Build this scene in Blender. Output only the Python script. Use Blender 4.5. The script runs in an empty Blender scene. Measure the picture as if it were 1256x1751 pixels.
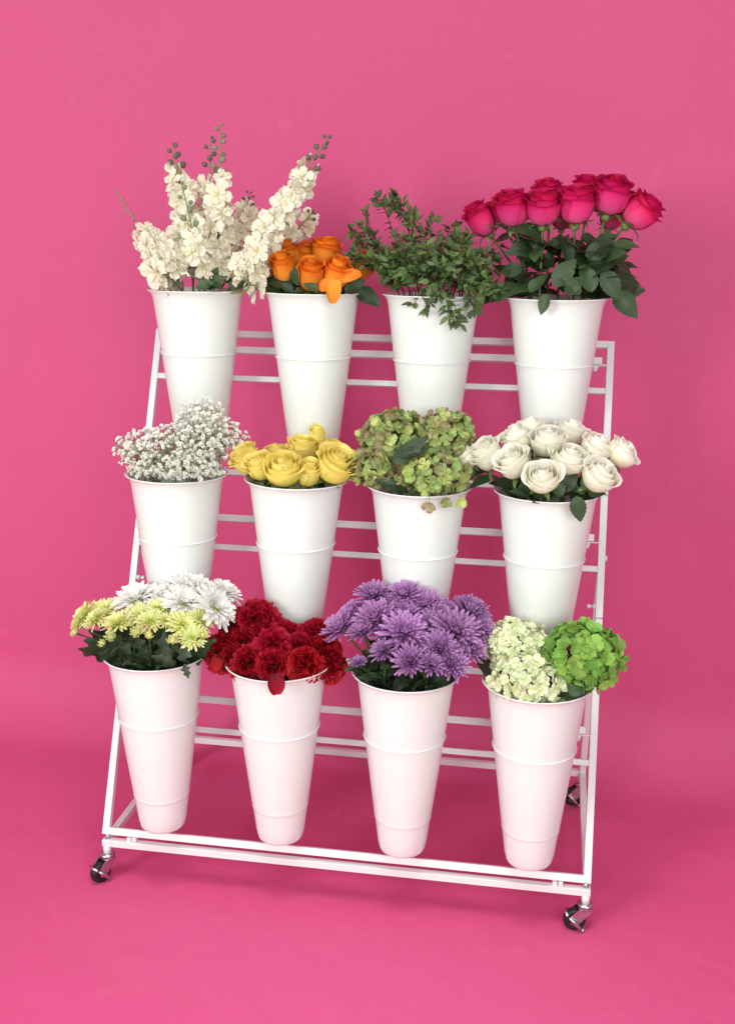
import bpy, bmesh, math, random
import numpy as np
from mathutils import Vector, Matrix, Quaternion
R = math.radians
PI = math.pi
random.seed(11)
scene = bpy.context.scene
C = scene.collection

# ------------------------------------------------------------------ camera, light, exposure
G = 0.022                                            # floor level of the survey
CAM = Vector((0.3951, -1.9762, 1.3822 - G))
YAW, PITCH, ROLL, F = -0.1569, -0.2402, 0.0136, 1854.6
IW, IH, PPX, PPY = 1256.0, 1751.0, 26.4, -19.5
_f = Vector((math.sin(YAW), math.cos(YAW), 0)); _r = Vector((math.cos(YAW), -math.sin(YAW), 0)); _u = Vector((0, 0, 1))
FWD = _f * math.cos(PITCH) + _u * math.sin(PITCH)
_u2 = _u * math.cos(PITCH) - _f * math.sin(PITCH)
RGT = _r * math.cos(ROLL) + _u2 * math.sin(ROLL)
UPV = _u2 * math.cos(ROLL) - _r * math.sin(ROLL)
cd = bpy.data.cameras.new('camera'); cam = bpy.data.objects.new('camera', cd); C.objects.link(cam)
m = Matrix((RGT, UPV, -FWD)).transposed().to_4x4(); m.translation = CAM
cam.matrix_world = m
cd.sensor_fit = 'VERTICAL'; cd.sensor_height = 36.0; cd.lens = F / IH * 36.0
cd.shift_x = -PPX / IH; cd.shift_y = PPY / IH; cd.clip_start = 0.05; cd.clip_end = 100
scene.camera = cam

w = bpy.data.worlds.new('World'); scene.world = w; w.use_nodes = True
w.node_tree.nodes['Background'].inputs[0].default_value = (1.0, 0.97, 0.95, 1)
w.node_tree.nodes['Background'].inputs[1].default_value = 0.32

def area_light(name, loc, target, sx, sy, power, col):
    l = bpy.data.lights.new(name, 'AREA'); l.shape = 'RECTANGLE'; l.size = sx; l.size_y = sy
    l.energy = power; l.color = col
    o = bpy.data.objects.new(name, l); C.objects.link(o); o.location = loc
    o.rotation_euler = (Vector(target) - Vector(loc)).to_track_quat('-Z', 'Y').to_euler()
    return o
area_light('key_softbox', (-2.5, -3.7, 1.90), (0.0, 0.2, 0.45), 1.2, 1.9, 111, (1.0, 0.997, 0.968))
area_light('fill_softbox', (1.7, -3.7, 1.9), (0.45, 0.3, 0.95), 2.6, 1.8, 84, (1.0, 0.998, 0.975))
over = area_light('added_overhead_fill', (0.1, -1.1, 3.4), (0.1, -0.75, 0.0), 1.6, 1.2, 13, (1.0, 0.998, 0.975))
over.data.spread = R(80)                               # added unseen lamp, narrowed to lift the floor, not the wall's top
scene.render.engine = 'CYCLES'
scene.cycles.max_bounces = 6; scene.cycles.diffuse_bounces = 4; scene.cycles.glossy_bounces = 2; scene.cycles.transmission_bounces = 3
scene.view_settings.view_transform = 'Standard'; scene.view_settings.look = 'None'
scene.view_settings.exposure = 0.08; scene.view_settings.gamma = 1.0; scene.view_settings.use_curve_mapping = False

def U(px, py, Y):
    """the point of the plane y = Y that stands at a survey pixel"""
    d = FWD * F + RGT * (px - IW / 2 - PPX) - UPV * (py - (IH / 2) - PPY)
    return CAM + d * ((Y - CAM.y) / d.y)
def mpp(P):                                            # metres per survey pixel at P
    return (P - CAM).dot(FWD) / F

# ------------------------------------------------------------------ materials
def mat(name, rough=0.5, spec=0.4, metal=0.0):
    m = bpy.data.materials.new(name); m.use_nodes = True
    b = m.node_tree.nodes['Principled BSDF']
    b.inputs['Roughness'].default_value = rough; b.inputs['Metallic'].default_value = metal
    b.inputs['Specular IOR Level'].default_value = spec
    return m, m.node_tree, b
def N(nt, t, **kw):
    n = nt.nodes.new(t)
    for k, v in kw.items():
        if k.startswith('i_'): n.inputs[int(k[2:])].default_value = v
        else: setattr(n, k, v)
    return n
def ramp(nt, stops):
    n = nt.nodes.new('ShaderNodeValToRGB'); e = n.color_ramp.elements
    while len(e) > 1: e.remove(e[-1])
    e[0].position = stops[0][0]; e[0].color = (*stops[0][1], 1)
    for p, c in stops[1:]:
        x = e.new(p); x.color = (*c, 1)
    return n
def mixc(nt, fac, a, b, mode='MIX'):
    n = nt.nodes.new('ShaderNodeMix'); n.data_type = 'RGBA'; n.blend_type = mode
    for sock, val in ((n.inputs[0], fac), (n.inputs[6], a), (n.inputs[7], b)):
        if hasattr(val, 'is_output'): nt.links.new(val, sock)
        elif isinstance(val, tuple): sock.default_value = (*val, 1) if len(val) == 3 else val
        else: sock.default_value = val
    return n.outputs[2]

def petal_mat(name, stops, var=0.10, hue=0.012, rough=0.6, trans=0.22, edge=None, bump=0.25, vein=70):
    """colour runs from the petal's base (0) to its tip (1); each piece varies a little"""
    m, nt, b = mat(name, rough, 0.25)
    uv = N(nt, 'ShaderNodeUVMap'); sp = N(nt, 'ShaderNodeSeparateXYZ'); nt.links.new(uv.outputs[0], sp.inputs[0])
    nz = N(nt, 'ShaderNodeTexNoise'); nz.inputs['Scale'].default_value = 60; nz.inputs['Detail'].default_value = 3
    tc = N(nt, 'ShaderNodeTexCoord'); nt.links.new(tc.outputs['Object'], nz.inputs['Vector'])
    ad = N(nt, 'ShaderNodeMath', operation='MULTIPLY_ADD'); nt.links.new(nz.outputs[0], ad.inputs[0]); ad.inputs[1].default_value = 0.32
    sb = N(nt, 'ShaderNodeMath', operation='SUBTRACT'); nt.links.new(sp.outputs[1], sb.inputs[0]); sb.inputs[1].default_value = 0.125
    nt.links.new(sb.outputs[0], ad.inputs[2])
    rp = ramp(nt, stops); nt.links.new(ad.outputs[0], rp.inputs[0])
    oi = N(nt, 'ShaderNodeObjectInfo')
    hs = N(nt, 'ShaderNodeHueSaturation'); nt.links.new(rp.outputs[0], hs.inputs['Color'])
    mr = N(nt, 'ShaderNodeMapRange'); nt.links.new(oi.outputs['Random'], mr.inputs[0]); mr.inputs[3].default_value = 1 - var; mr.inputs[4].default_value = 1 + var
    nt.links.new(mr.outputs[0], hs.inputs['Value'])
    wn = N(nt, 'ShaderNodeTexWhiteNoise', noise_dimensions='1D'); nt.links.new(oi.outputs['Random'], wn.inputs['W'])
    mh = N(nt, 'ShaderNodeMapRange'); nt.links.new(wn.outputs[0], mh.inputs[0]); mh.inputs[3].default_value = 0.5 - hue; mh.inputs[4].default_value = 0.5 + hue
    nt.links.new(mh.outputs[0], hs.inputs['Hue'])
    col = hs.outputs[0]
    nt.links.new(col, b.inputs['Base Color'])
    # fine veins running up the petal
    wv = N(nt, 'ShaderNodeTexWave', bands_direction='X'); wv.inputs['Scale'].default_value = vein / 6.283; wv.inputs['Distortion'].default_value = 2.0; wv.inputs['Detail'].default_value = 2
    nt.links.new(uv.outputs[0], wv.inputs['Vector'])
    bp = N(nt, 'ShaderNodeBump'); bp.inputs['Strength'].default_value = bump; bp.inputs['Distance'].default_value = 0.0006
    nt.links.new(wv.outputs[1], bp.inputs['Height']); nt.links.new(bp.outputs[0], b.inputs['Normal'])
    tr = N(nt, 'ShaderNodeBsdfTranslucent'); nt.links.new(col, tr.inputs[0])
    mx = N(nt, 'ShaderNodeMixShader'); mx.inputs[0].default_value = trans
    out = nt.nodes['Material Output']
    nt.links.new(b.outputs[0], mx.inputs[1]); nt.links.new(tr.outputs[0], mx.inputs[2]); nt.links.new(mx.outputs[0], out.inputs[0])
    return m

def leaf_mat(name, dark, light, vein, var=0.25, rough=0.45, trans=0.12, nv=8.0):
    m, nt, b = mat(name, rough, 0.4)
    uv = N(nt, 'ShaderNodeUVMap'); sp = N(nt, 'ShaderNodeSeparateXYZ'); nt.links.new(uv.outputs[0], sp.inputs[0])
    def M(op, a, c=None, d=None):
        n = N(nt, 'ShaderNodeMath', operation=op)
        for i, x in enumerate((a, c, d)):
            if x is None: continue
            if hasattr(x, 'is_output'): nt.links.new(x, n.inputs[i])
            else: n.inputs[i].default_value = x
        return n.outputs[0]
    au = M('ABSOLUTE', M('SUBTRACT', sp.outputs[0], 0.5))
    s = M('SINE', M('MULTIPLY', M('SUBTRACT', sp.outputs[1], M('MULTIPLY', au, 0.55)), nv * 6.283))
    side = M('POWER', M('MAXIMUM', s, 0.0), 12.0)
    mid = M('LESS_THAN', au, 0.022)
    vf = M('MAXIMUM', M('MULTIPLY', side, 0.45), mid)
    oi = N(nt, 'ShaderNodeObjectInfo')
    nz = N(nt, 'ShaderNodeTexNoise'); nz.inputs['Scale'].default_value = 5; nz.inputs['Detail'].default_value = 4
    nt.links.new(uv.outputs[0], nz.inputs['Vector'])
    base = mixc(nt, nz.outputs[0], dark, light)
    hs = N(nt, 'ShaderNodeHueSaturation'); nt.links.new(base, hs.inputs['Color'])
    mr = N(nt, 'ShaderNodeMapRange'); nt.links.new(oi.outputs['Random'], mr.inputs[0]); mr.inputs[3].default_value = 1 - var; mr.inputs[4].default_value = 1 + 1.6 * var
    nt.links.new(mr.outputs[0], hs.inputs['Value'])
    vm = N(nt, 'ShaderNodeMath', operation='MULTIPLY'); nt.links.new(vf, vm.inputs[0]); vm.inputs[1].default_value = 0.5
    col = mixc(nt, vm.outputs[0], hs.outputs[0], vein)
    nt.links.new(col, b.inputs['Base Color'])
    bp = N(nt, 'ShaderNodeBump'); bp.inputs['Strength'].default_value = 0.35; bp.inputs['Distance'].default_value = 0.001
    inv = M('SUBTRACT', 1.0, vf); nt.links.new(inv, bp.inputs['Height']); nt.links.new(bp.outputs[0], b.inputs['Normal'])
    tr = N(nt, 'ShaderNodeBsdfTranslucent'); nt.links.new(col, tr.inputs[0])
    mx = N(nt, 'ShaderNodeMixShader'); mx.inputs[0].default_value = trans
    nt.links.new(b.outputs[0], mx.inputs[1]); nt.links.new(tr.outputs[0], mx.inputs[2]); nt.links.new(mx.outputs[0], nt.nodes['Material Output'].inputs[0])
    return m

def plain(name, col, rough=0.5, spec=0.4, metal=0.0, noise=0.06, scale=40, bump=0.0, coat=0.0):
    m, nt, b = mat(name, rough, spec, metal)
    tc = N(nt, 'ShaderNodeTexCoord'); nz = N(nt, 'ShaderNodeTexNoise'); nz.inputs['Scale'].default_value = scale; nz.inputs['Detail'].default_value = 4
    nt.links.new(tc.outputs['Object'], nz.inputs['Vector'])
    lo = tuple(c * (1 - noise) for c in col); hi = tuple(min(1, c * (1 + noise)) for c in col)
    nt.links.new(mixc(nt, nz.outputs[0], lo, hi), b.inputs['Base Color'])
    if bump:
        bp = N(nt, 'ShaderNodeBump'); bp.inputs['Strength'].default_value = bump; bp.inputs['Distance'].default_value = 0.001
        nt.links.new(nz.outputs[0], bp.inputs['Height']); nt.links.new(bp.outputs[0], b.inputs['Normal'])
    if coat: b.inputs['Coat Weight'].default_value = coat; b.inputs['Coat Roughness'].default_value = 0.12
    return m

def backdrop_mat():
    m, nt, b = mat('pink_paper', 0.62, 0.28)
    tc = N(nt, 'ShaderNodeTexCoord')
    n1 = N(nt, 'ShaderNodeTexNoise'); n1.inputs['Scale'].default_value = 1.6; n1.inputs['Detail'].default_value = 3
    n2 = N(nt, 'ShaderNodeTexNoise'); n2.inputs['Scale'].default_value = 55; n2.inputs['Detail'].default_value = 6; n2.inputs['Roughness'].default_value = 0.7
    for n in (n1, n2): nt.links.new(tc.outputs['Object'], n.inputs['Vector'])
    c1 = mixc(nt, n1.outputs[0], (0.645, 0.086, 0.232), (0.675, 0.094, 0.250))
    c2 = mixc(nt, n2.outputs[0], c1, mixc(nt, 1.0, c1, (0.93, 0.92, 0.93), 'MULTIPLY'))
    # faint dusty scuffs and smudges
    n4 = N(nt, 'ShaderNodeTexNoise'); n4.inputs['Scale'].default_value = 9; n4.inputs['Detail'].default_value = 7; n4.inputs['Roughness'].default_value = 0.65; n4.inputs['Distortion'].default_value = 1.2
    nt.links.new(tc.outputs['Object'], n4.inputs['Vector'])
    sc = ramp(nt, [(0.0, (0, 0, 0)), (0.60, (0, 0, 0)), (0.78, (1, 1, 1))]); nt.links.new(n4.outputs[0], sc.inputs[0])
    sm = N(nt, 'ShaderNodeMath', operation='MULTIPLY'); nt.links.new(sc.outputs[0], sm.inputs[0]); sm.inputs[1].default_value = 0.16
    c2 = mixc(nt, sm.outputs[0], c2, (0.80, 0.22, 0.38))
    nt.links.new(c2, b.inputs['Base Color'])
    n3 = N(nt, 'ShaderNodeTexNoise'); n3.inputs['Scale'].default_value = 7; n3.inputs['Detail'].default_value = 5; nt.links.new(tc.outputs['Object'], n3.inputs['Vector'])
    bp = N(nt, 'ShaderNodeBump'); bp.inputs['Strength'].default_value = 0.28; bp.inputs['Distance'].default_value = 0.02
    bp2 = N(nt, 'ShaderNodeBump'); bp2.inputs['Strength'].default_value = 0.10; bp2.inputs['Distance'].default_value = 0.001
    nt.links.new(n3.outputs[0], bp.inputs['Height']); nt.links.new(n2.outputs[0], bp2.inputs['Height'])
    nt.links.new(bp.outputs[0], bp2.inputs['Normal']); nt.links.new(bp2.outputs[0], b.inputs['Normal'])
    return m

MT = {}
MT['paper'] = backdrop_mat()
MT['bucket'] = plain('white_bucket_enamel', (0.775, 0.805, 0.778), 0.18, 0.5, noise=0.015, scale=12, bump=0.02)
MT['steel'] = plain('white_powder_coat', (0.76, 0.785, 0.78), 0.35, 0.45, noise=0.02, scale=150, bump=0.05)
MT['chrome'] = plain('zinc_plate', (0.55, 0.55, 0.56), 0.28, 0.5, 1.0, noise=0.15, scale=90)
MT['rubber'] = plain('black_rubber', (0.015, 0.014, 0.016), 0.45, 0.4, noise=0.3, scale=120)
MT['stem'] = plain('rose_stem', (0.10, 0.15, 0.04), 0.5, 0.35, noise=0.45, scale=30)
MT['stem_dark'] = plain('dark_stem', (0.045, 0.075, 0.025), 0.5, 0.35, noise=0.3, scale=40)
MT['stem_red'] = plain('reddish_twig', (0.10, 0.055, 0.035), 0.55, 0.3, noise=0.4, scale=40)
MT['stem_pale'] = plain('pale_green_stem', (0.19, 0.24, 0.09), 0.5, 0.35, noise=0.2, scale=40)
MT['calyx'] = plain('calyx_green', (0.15, 0.21, 0.06), 0.5, 0.3, noise=0.35, scale=60)
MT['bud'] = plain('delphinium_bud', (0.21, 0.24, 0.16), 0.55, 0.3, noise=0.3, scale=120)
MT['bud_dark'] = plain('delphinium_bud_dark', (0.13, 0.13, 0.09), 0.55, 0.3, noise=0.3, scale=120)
MT['rose_leaf'] = leaf_mat('rose_leaf', (0.020, 0.042, 0.016), (0.044, 0.080, 0.027), (0.085, 0.12, 0.06), 0.40)
MT['mum_leaf'] = leaf_mat('chrysanthemum_leaf', (0.020, 0.038, 0.016), (0.036, 0.062, 0.026), (0.06, 0.09, 0.045), 0.3, nv=5)
MT['sprig_leaf'] = leaf_mat('sprig_leaf', (0.045, 0.085, 0.022), (0.085, 0.14, 0.035), (0.13, 0.18, 0.07), 0.45, nv=4)
MT['magenta'] = petal_mat('magenta_rose', [(0, (0.74, 0.16, 0.32)), (0.35, (0.76, 0.04, 0.20)), (0.75, (0.70, 0.010, 0.125)), (1, (0.50, 0.004, 0.075))], 0.12, 0.008, trans=0.2)
MT['orange'] = petal_mat('orange_rose', [(0, (0.88, 0.36, 0.06)), (0.5, (0.90, 0.29, 0.025)), (1, (0.82, 0.20, 0.012))], 0.10, 0.010, trans=0.2)
MT['yellow'] = petal_mat('yellow_rose', [(0, (0.97, 0.79, 0.15)), (0.5, (0.98, 0.85, 0.23)), (0.9, (0.98, 0.87, 0.33)), (1, (0.95, 0.74, 0.19))], 0.05, 0.006, trans=0.34, bump=0.15)
MT['white_rose'] = petal_mat('ivory_rose', [(0, (0.95, 0.90, 0.56)), (0.4, (0.975, 0.95, 0.80)), (1, (0.98, 0.965, 0.88))], 0.025, 0.004, trans=0.34, bump=0.12)
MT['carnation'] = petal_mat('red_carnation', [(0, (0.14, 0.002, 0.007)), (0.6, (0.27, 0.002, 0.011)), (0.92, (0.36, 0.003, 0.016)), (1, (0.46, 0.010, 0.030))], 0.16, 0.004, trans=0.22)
MT['purple'] = petal_mat('purple_chrysanthemum', [(0, (0.22, 0.055, 0.22)), (0.5, (0.35, 0.13, 0.38)), (1, (0.56, 0.30, 0.58))], 0.12, 0.010, trans=0.2, vein=30)
MT['lime'] = petal_mat('lime_chrysanthemum', [(0, (0.58, 0.68, 0.10)), (0.5, (0.78, 0.83, 0.26)), (1, (0.90, 0.91, 0.48))], 0.08, 0.008, trans=0.25, vein=30)
MT['lime_eye'] = plain('lime_eye', (0.30, 0.36, 0.03), 0.6, 0.2, noise=0.3, scale=300, bump=0.3)
MT['white_mum'] = petal_mat('white_chrysanthemum', [(0, (0.84, 0.84, 0.54)), (0.3, (0.94, 0.93, 0.88)), (1, (0.96, 0.95, 0.93))], 0.03, 0.004, trans=0.16, vein=30)
MT['delphinium'] = petal_mat('cream_delphinium', [(0, (0.78, 0.75, 0.40)), (0.3, (0.89, 0.84, 0.65)), (1, (0.93, 0.89, 0.76))], 0.05, 0.006, trans=0.18)
MT['gyp'] = petal_mat('babys_breath', [(0, (0.80, 0.83, 0.62)), (0.6, (0.93, 0.93, 0.86)), (1, (0.95, 0.94, 0.90))], 0.05, 0.004, trans=0.12)
MT['hyd_green'] = petal_mat('green_hydrangea', [(0, (0.30, 0.46, 0.10)), (0.6, (0.24, 0.46, 0.085)), (1, (0.34, 0.55, 0.14))], 0.25, 0.016, trans=0.25, vein=25)
MT['hyd_pale'] = petal_mat('pale_hydrangea', [(0, (0.62, 0.70, 0.32)), (0.5, (0.78, 0.83, 0.54)), (1, (0.90, 0.91, 0.74))], 0.10, 0.012, trans=0.2, vein=25)
MT['hyd_antique'] = petal_mat('antique_hydrangea', [(0, (0.44, 0.54, 0.18)), (0.55, (0.42, 0.52, 0.17)), (0.85, (0.38, 0.42, 0.16)), (1, (0.32, 0.22, 0.15))], 0.34, 0.03, trans=0.25, vein=25)
MT['hyd_antique_pink'] = petal_mat('antique_hydrangea_flushed', [(0, (0.42, 0.48, 0.18)), (0.45, (0.40, 0.36, 0.18)), (1, (0.32, 0.16, 0.14))], 0.28, 0.03, trans=0.25, vein=25)
MT['bark_leaf'] = leaf_mat('bronze_leaf', (0.03, 0.035, 0.015), (0.06, 0.05, 0.025), (0.09, 0.09, 0.05), 0.2)

# ------------------------------------------------------------------ mesh building
class MB:
    def __init__(s): s.v = []; s.f = []; s.uv = []
    def grid(s, fn, nu, nv, M=None):
        """fn(u in -1..1, v in 0..1) -> Vector"""
        b = len(s.v)
        for j in range(nv + 1):
            for i in range(nu + 1):
                u = -1 + 2 * i / nu; v = j / nv
                p = Vector(fn(u, v)); s.v.append(M @ p if M else p); s.uv.append((u * .5 + .5, v))
        for j in range(nv):
            for i in range(nu):
                k = b + j * (nu + 1) + i; s.f.append((k, k + 1, k + nu + 2, k + nu + 1))
        return s
    def tube(s, pts, rad, n=6, caps=True):
        b = len(s.v); m = len(pts); pts = [Vector(p) for p in pts]
        rads = rad if isinstance(rad, (list, tuple)) else [rad] * m
        up = Vector((0.31, 0.17, 0.93))
        for j in range(m):
            t = (pts[min(j + 1, m - 1)] - pts[max(j - 1, 0)]).normalized()
            x = t.cross(up)
            if x.length < 1e-3: x = t.cross(Vector((1, 0, 0)))
            x.normalize(); y = x.cross(t)
            for i in range(n):
                a = 2 * PI * i / n
                s.v.append(pts[j] + (x * math.cos(a) + y * math.sin(a)) * rads[j]); s.uv.append((i / n, j / max(1, m - 1)))
        for j in range(m - 1):
            for i in range(n):
                k = b + j * n + i; l = b + j * n + (i + 1) % n
                s.f.append((k, l, l + n, k + n))
        if caps: s.f.append(tuple(b + i for i in reversed(range(n)))); s.f.append(tuple(b + (m - 1) * n + i for i in range(n)))
        return s
    def ball(s, c, r, nu=7, nv=5, sq=1.0, axis=None):
        b = len(s.v); c = Vector(c)
        q = Vector((0, 0, 1)).rotation_difference(axis).to_matrix() if axis else Matrix.Identity(3)
        for j in range(nv + 1):
            ph = PI * j / nv
            for i in range(nu):
                a = 2 * PI * i / nu
                s.v.append(c + q @ Vector((math.sin(ph) * math.cos(a) * r, math.sin(ph) * math.sin(a) * r, math.cos(ph) * r * sq))); s.uv.append((i / nu, j / nv))
        for j in range(nv):
            for i in range(nu):
                k = b + j * nu + i; l = b + j * nu + (i + 1) % nu
                s.f.append((k, k + nu, l + nu, l))
        return s
    def lathe(s, prof, n=64, closed=False, M=None):
        b = len(s.v); m = len(prof)
        for j, (r, z) in enumerate(prof):
            for i in range(n):
                a = 2 * PI * i / n; p = Vector((r * math.cos(a), r * math.sin(a), z)); s.v.append(M @ p if M else p); s.uv.append((i / n, j / m))
        for j in range(m if closed else m - 1):
            for i in range(n):
                k = b + j * n + i; l = b + j * n + (i + 1) % n; k2 = b + ((j + 1) % m) * n + i; l2 = b + ((j + 1) % m) * n + (i + 1) % n
                s.f.append((k, l, l2, k2))
        return s
    def mesh(s, name, m, smooth=True):
        me = bpy.data.meshes.new(name); me.from_pydata([tuple(v) for v in s.v], [], s.f)
        uvl = me.uv_layers.new(name='UVMap')
        idx = np.empty(len(me.loops), dtype=np.int32); me.loops.foreach_get('vertex_index', idx)
        uvl.data.foreach_set('uv', np.array(s.uv, dtype=np.float32)[idx].ravel())
        me.materials.append(MT[m]); me.polygons.foreach_set('use_smooth', [smooth] * len(me.polygons)); me.update()
        return me

WM = {}
def thing(name, label, cat, loc, group=None):
    o = bpy.data.objects.new(name, None); o.empty_display_size = 0.02; C.objects.link(o)
    o.location = loc; o['label'] = label; o['category'] = cat
    if group: o['group'] = group
    WM[o] = Matrix.Translation(loc)
    return o
def part(name, me, parent, M=None, stuff=False, label=None):
    o = bpy.data.objects.new(name, me); C.objects.link(o); o.parent = parent
    M = M or Matrix.Identity(4)
    WM[o] = M; o.matrix_basis = WM[parent].inverted() @ M
    if stuff: o['kind'] = 'stuff'
    if label: o['label'] = label
    return o
def frame(P, n, spin=0.0, s=1.0):
    """local z along n, at P, uniform scale s"""
    n = Vector(n).normalized(); q = Vector((0, 0, 1)).rotation_difference(n)
    return Matrix.Translation(P) @ q.to_matrix().to_4x4() @ Matrix.Rotation(spin, 4, 'Z') @ Matrix.Scale(s, 4)
def bez(p0, p1, p2, p3, n):
    out = []
    for i in range(n + 1):
        t = i / n; a = 1 - t
        out.append(p0 * a**3 + p1 * 3 * a * a * t + p2 * 3 * a * t * t + p3 * t**3)
    return out
def box_mesh(name, sx, sy, sz, m, bev=0.0012):
    bm = bmesh.new(); bmesh.ops.create_cube(bm, size=1.0)
    for v in bm.verts: v.co.x *= sx; v.co.y *= sy; v.co.z *= sz
    if bev: bmesh.ops.bevel(bm, geom=bm.edges[:], offset=bev, segments=2, affect='EDGES', profile=0.5)
    me = bpy.data.meshes.new(name); bm.to_mesh(me); bm.free(); me.materials.append(MT[m]); return me
def bar_mesh(name, L, w=0.015, m='steel'): return box_mesh(name, L, w, w, m)
def along(A, B, up=Vector((0, 0, 1))):
    A = Vector(A); B = Vector(B); x = (B - A).normalized(); y = up.cross(x).normalized(); z = x.cross(y)
    M = Matrix((x, y, z)).transposed().to_4x4(); M.translation = (A + B) / 2; return M

# ------------------------------------------------------------------ backdrop (one sweep of paper: floor, cove, wall)
def backdrop():
    Y0, RC = 0.525, 0.20
    prof = []
    for i in range(22): prof.append((-0.74 + (Y0 + 0.74) * (i / 22) ** 0.9, 0.0))
    for i in range(13):
        a = (i / 12) * PI / 2; prof.append((Y0 + RC * math.sin(a), RC - RC * math.cos(a)))
    for i in range(1, 34): prof.append((Y0 + RC + 0.0, RC + 3.2 * i / 33))
    xs = [-2.2 + 4.4 * i / 150 for i in range(151)]
    mb = MB()
    def wav(x, t):
        return 0.006 * math.sin(x * 4.1 + 0.7 + 0.4 * math.sin(t * 1.3)) + 0.0035 * math.sin(x * 9.3 + 1.1 * t) + 0.002 * math.sin(x * 17 + 2.2 * t)
    n = len(prof)
    for j, (y, z) in enumerate(prof):
        for x in xs:
            k = min(1.0, max(0.0, (z - 0.03) / 0.5))
            # the sheet bellies forward a little at its right side, and hangs in shallow folds
            fold = 0.022 * math.exp(-((x - 1.05 - 0.10 * z) / 0.09) ** 2) * min(1, z / 0.3) - 0.014 * math.exp(-((x - 0.86 - 0.06 * z) / 0.10) ** 2) * min(1, z / 0.3)
            yy = y - k * (wav(x, z) + fold)
            zz = z + (0.0016 * math.sin(x * 3.1 + y * 2.3) + 0.0009 * math.sin(x * 7.7 - y * 5.1) if z == 0 and y < 0.3 and y > -3 else 0) * (0.0 if -0.15 < y < 0.6 and abs(x) < 0.65 else 1.0)
            mb.v.append(Vector((x, yy, zz))); mb.uv.append((x, j / n))
    for j in range(n - 1):
        for i in range(150):
            k = j * 151 + i; mb.f.append((k, k + 1, k + 152, k + 151))
    o = bpy.data.objects.new('studio_backdrop', mb.mesh('studio_backdrop', 'paper')); C.objects.link(o)
    o['kind'] = 'structure'; o['label'] = 'seamless bright pink paper backdrop sweeping from wall to floor'
backdrop()
fl = MB(); fl.grid(lambda u, v: (u * 6, -6 + 12 * v, -0.004), 4, 4)
MT['concrete'] = plain('pale_studio_floor', (0.72, 0.71, 0.70), 0.6, 0.3, noise=0.1, scale=3)
o = bpy.data.objects.new('floor', fl.mesh('floor', 'concrete')); C.objects.link(o); o['kind'] = 'structure'; o['label'] = 'pale studio floor under the paper'

# ------------------------------------------------------------------ the stand
W = 1.03; A_ = W / 2 - 0.0075
ZB, DT, H = 0.1324 - G, 0.4231, 1.1577 - G
ZC, DB = 0.1075 - G, 0.4966
def FR(x, t, off=0.0):
    return Vector((x, DT * t, ZB + (H - ZB) * t)) + NF * off
_fd = Vector((0, DT, H - ZB)).normalized()
NF = Vector((0, -_fd.z, _fd.y))                        # the frame's outward normal
T = dict(t3=1.0, r3=0.9657, b3=0.9073, t2=0.7135, r2=0.6205, b2=0.5623, t1=0.356, r1=0.2636, b1=0.2055)
XB = [-0.3775, -0.1219, 0.1337, 0.3893]
ROW = {3: (0.3092, 1.1268 - G), 2: (0.1416, 0.7586 - G), 1: (-0.0083, 0.4185 - G)}
RR, RIM, HR, HB, RB = 0.0835, 0.1027, 0.137, 0.2524, 0.0478
stand = thing('flower_stand', 'white metal three tier flower stand on four casters holding twelve buckets', 'stand', (0, 0.2, 0))
TW = 0.015
def bar(name, A, B, parent=None, up=Vector((0, 0, 1)), w=TW, label=None):
    A = Vector(A); B = Vector(B)
    return part(name, bar_mesh(name, (B - A).length, w), parent or stand, along(A, B, up), label=label)
TS = 0.470                                              # where the posts fold
for s in (-1, 1):
    bar('post', FR(s * A_, -0.0065), FR(s * A_, TS - 0.0008), up=NF)
    bar('post', FR(s * A_, TS + 0.0008), FR(s * A_, 1.0065), up=NF)
    # thumb bolt just above the fold
    q = FR(s * A_, TS + 0.022); kb = MB()
    ax = Vector((-s, 0, 0))
    Mk = Matrix.Translation(q + ax * 0.0075) @ Vector((0, 0, 1)).rotation_difference(ax).to_matrix().to_4x4()
    kb.lathe([(0, 0), (0.0052, 0), (0.0058, 0.001), (0.0058, 0.006), (0.0050, 0.0065), (0.0022, 0.0066), (0.0022, 0.0115), (0.0046, 0.0118), (0.0046, 0.018), (0.0030, 0.018), (0.0026, 0.0145), (0, 0.0145)], 12, M=Mk)
    part('knob', kb.mesh('knob', 'steel'), stand)
# cross bars welded between the posts
inn = A_ - TW / 2 + 0.0004
bar('cross_bar', FR(-inn, 0), FR(inn, 0), up=NF); bar('cross_bar', FR(-inn, 1.0), FR(inn, 1.0), up=NF)
for k in ('b3', 't2', 'b2', 't1', 'b1'): bar('cross_bar', FR(-inn, T[k]), FR(inn, T[k]), up=NF, w=0.0125)
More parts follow.
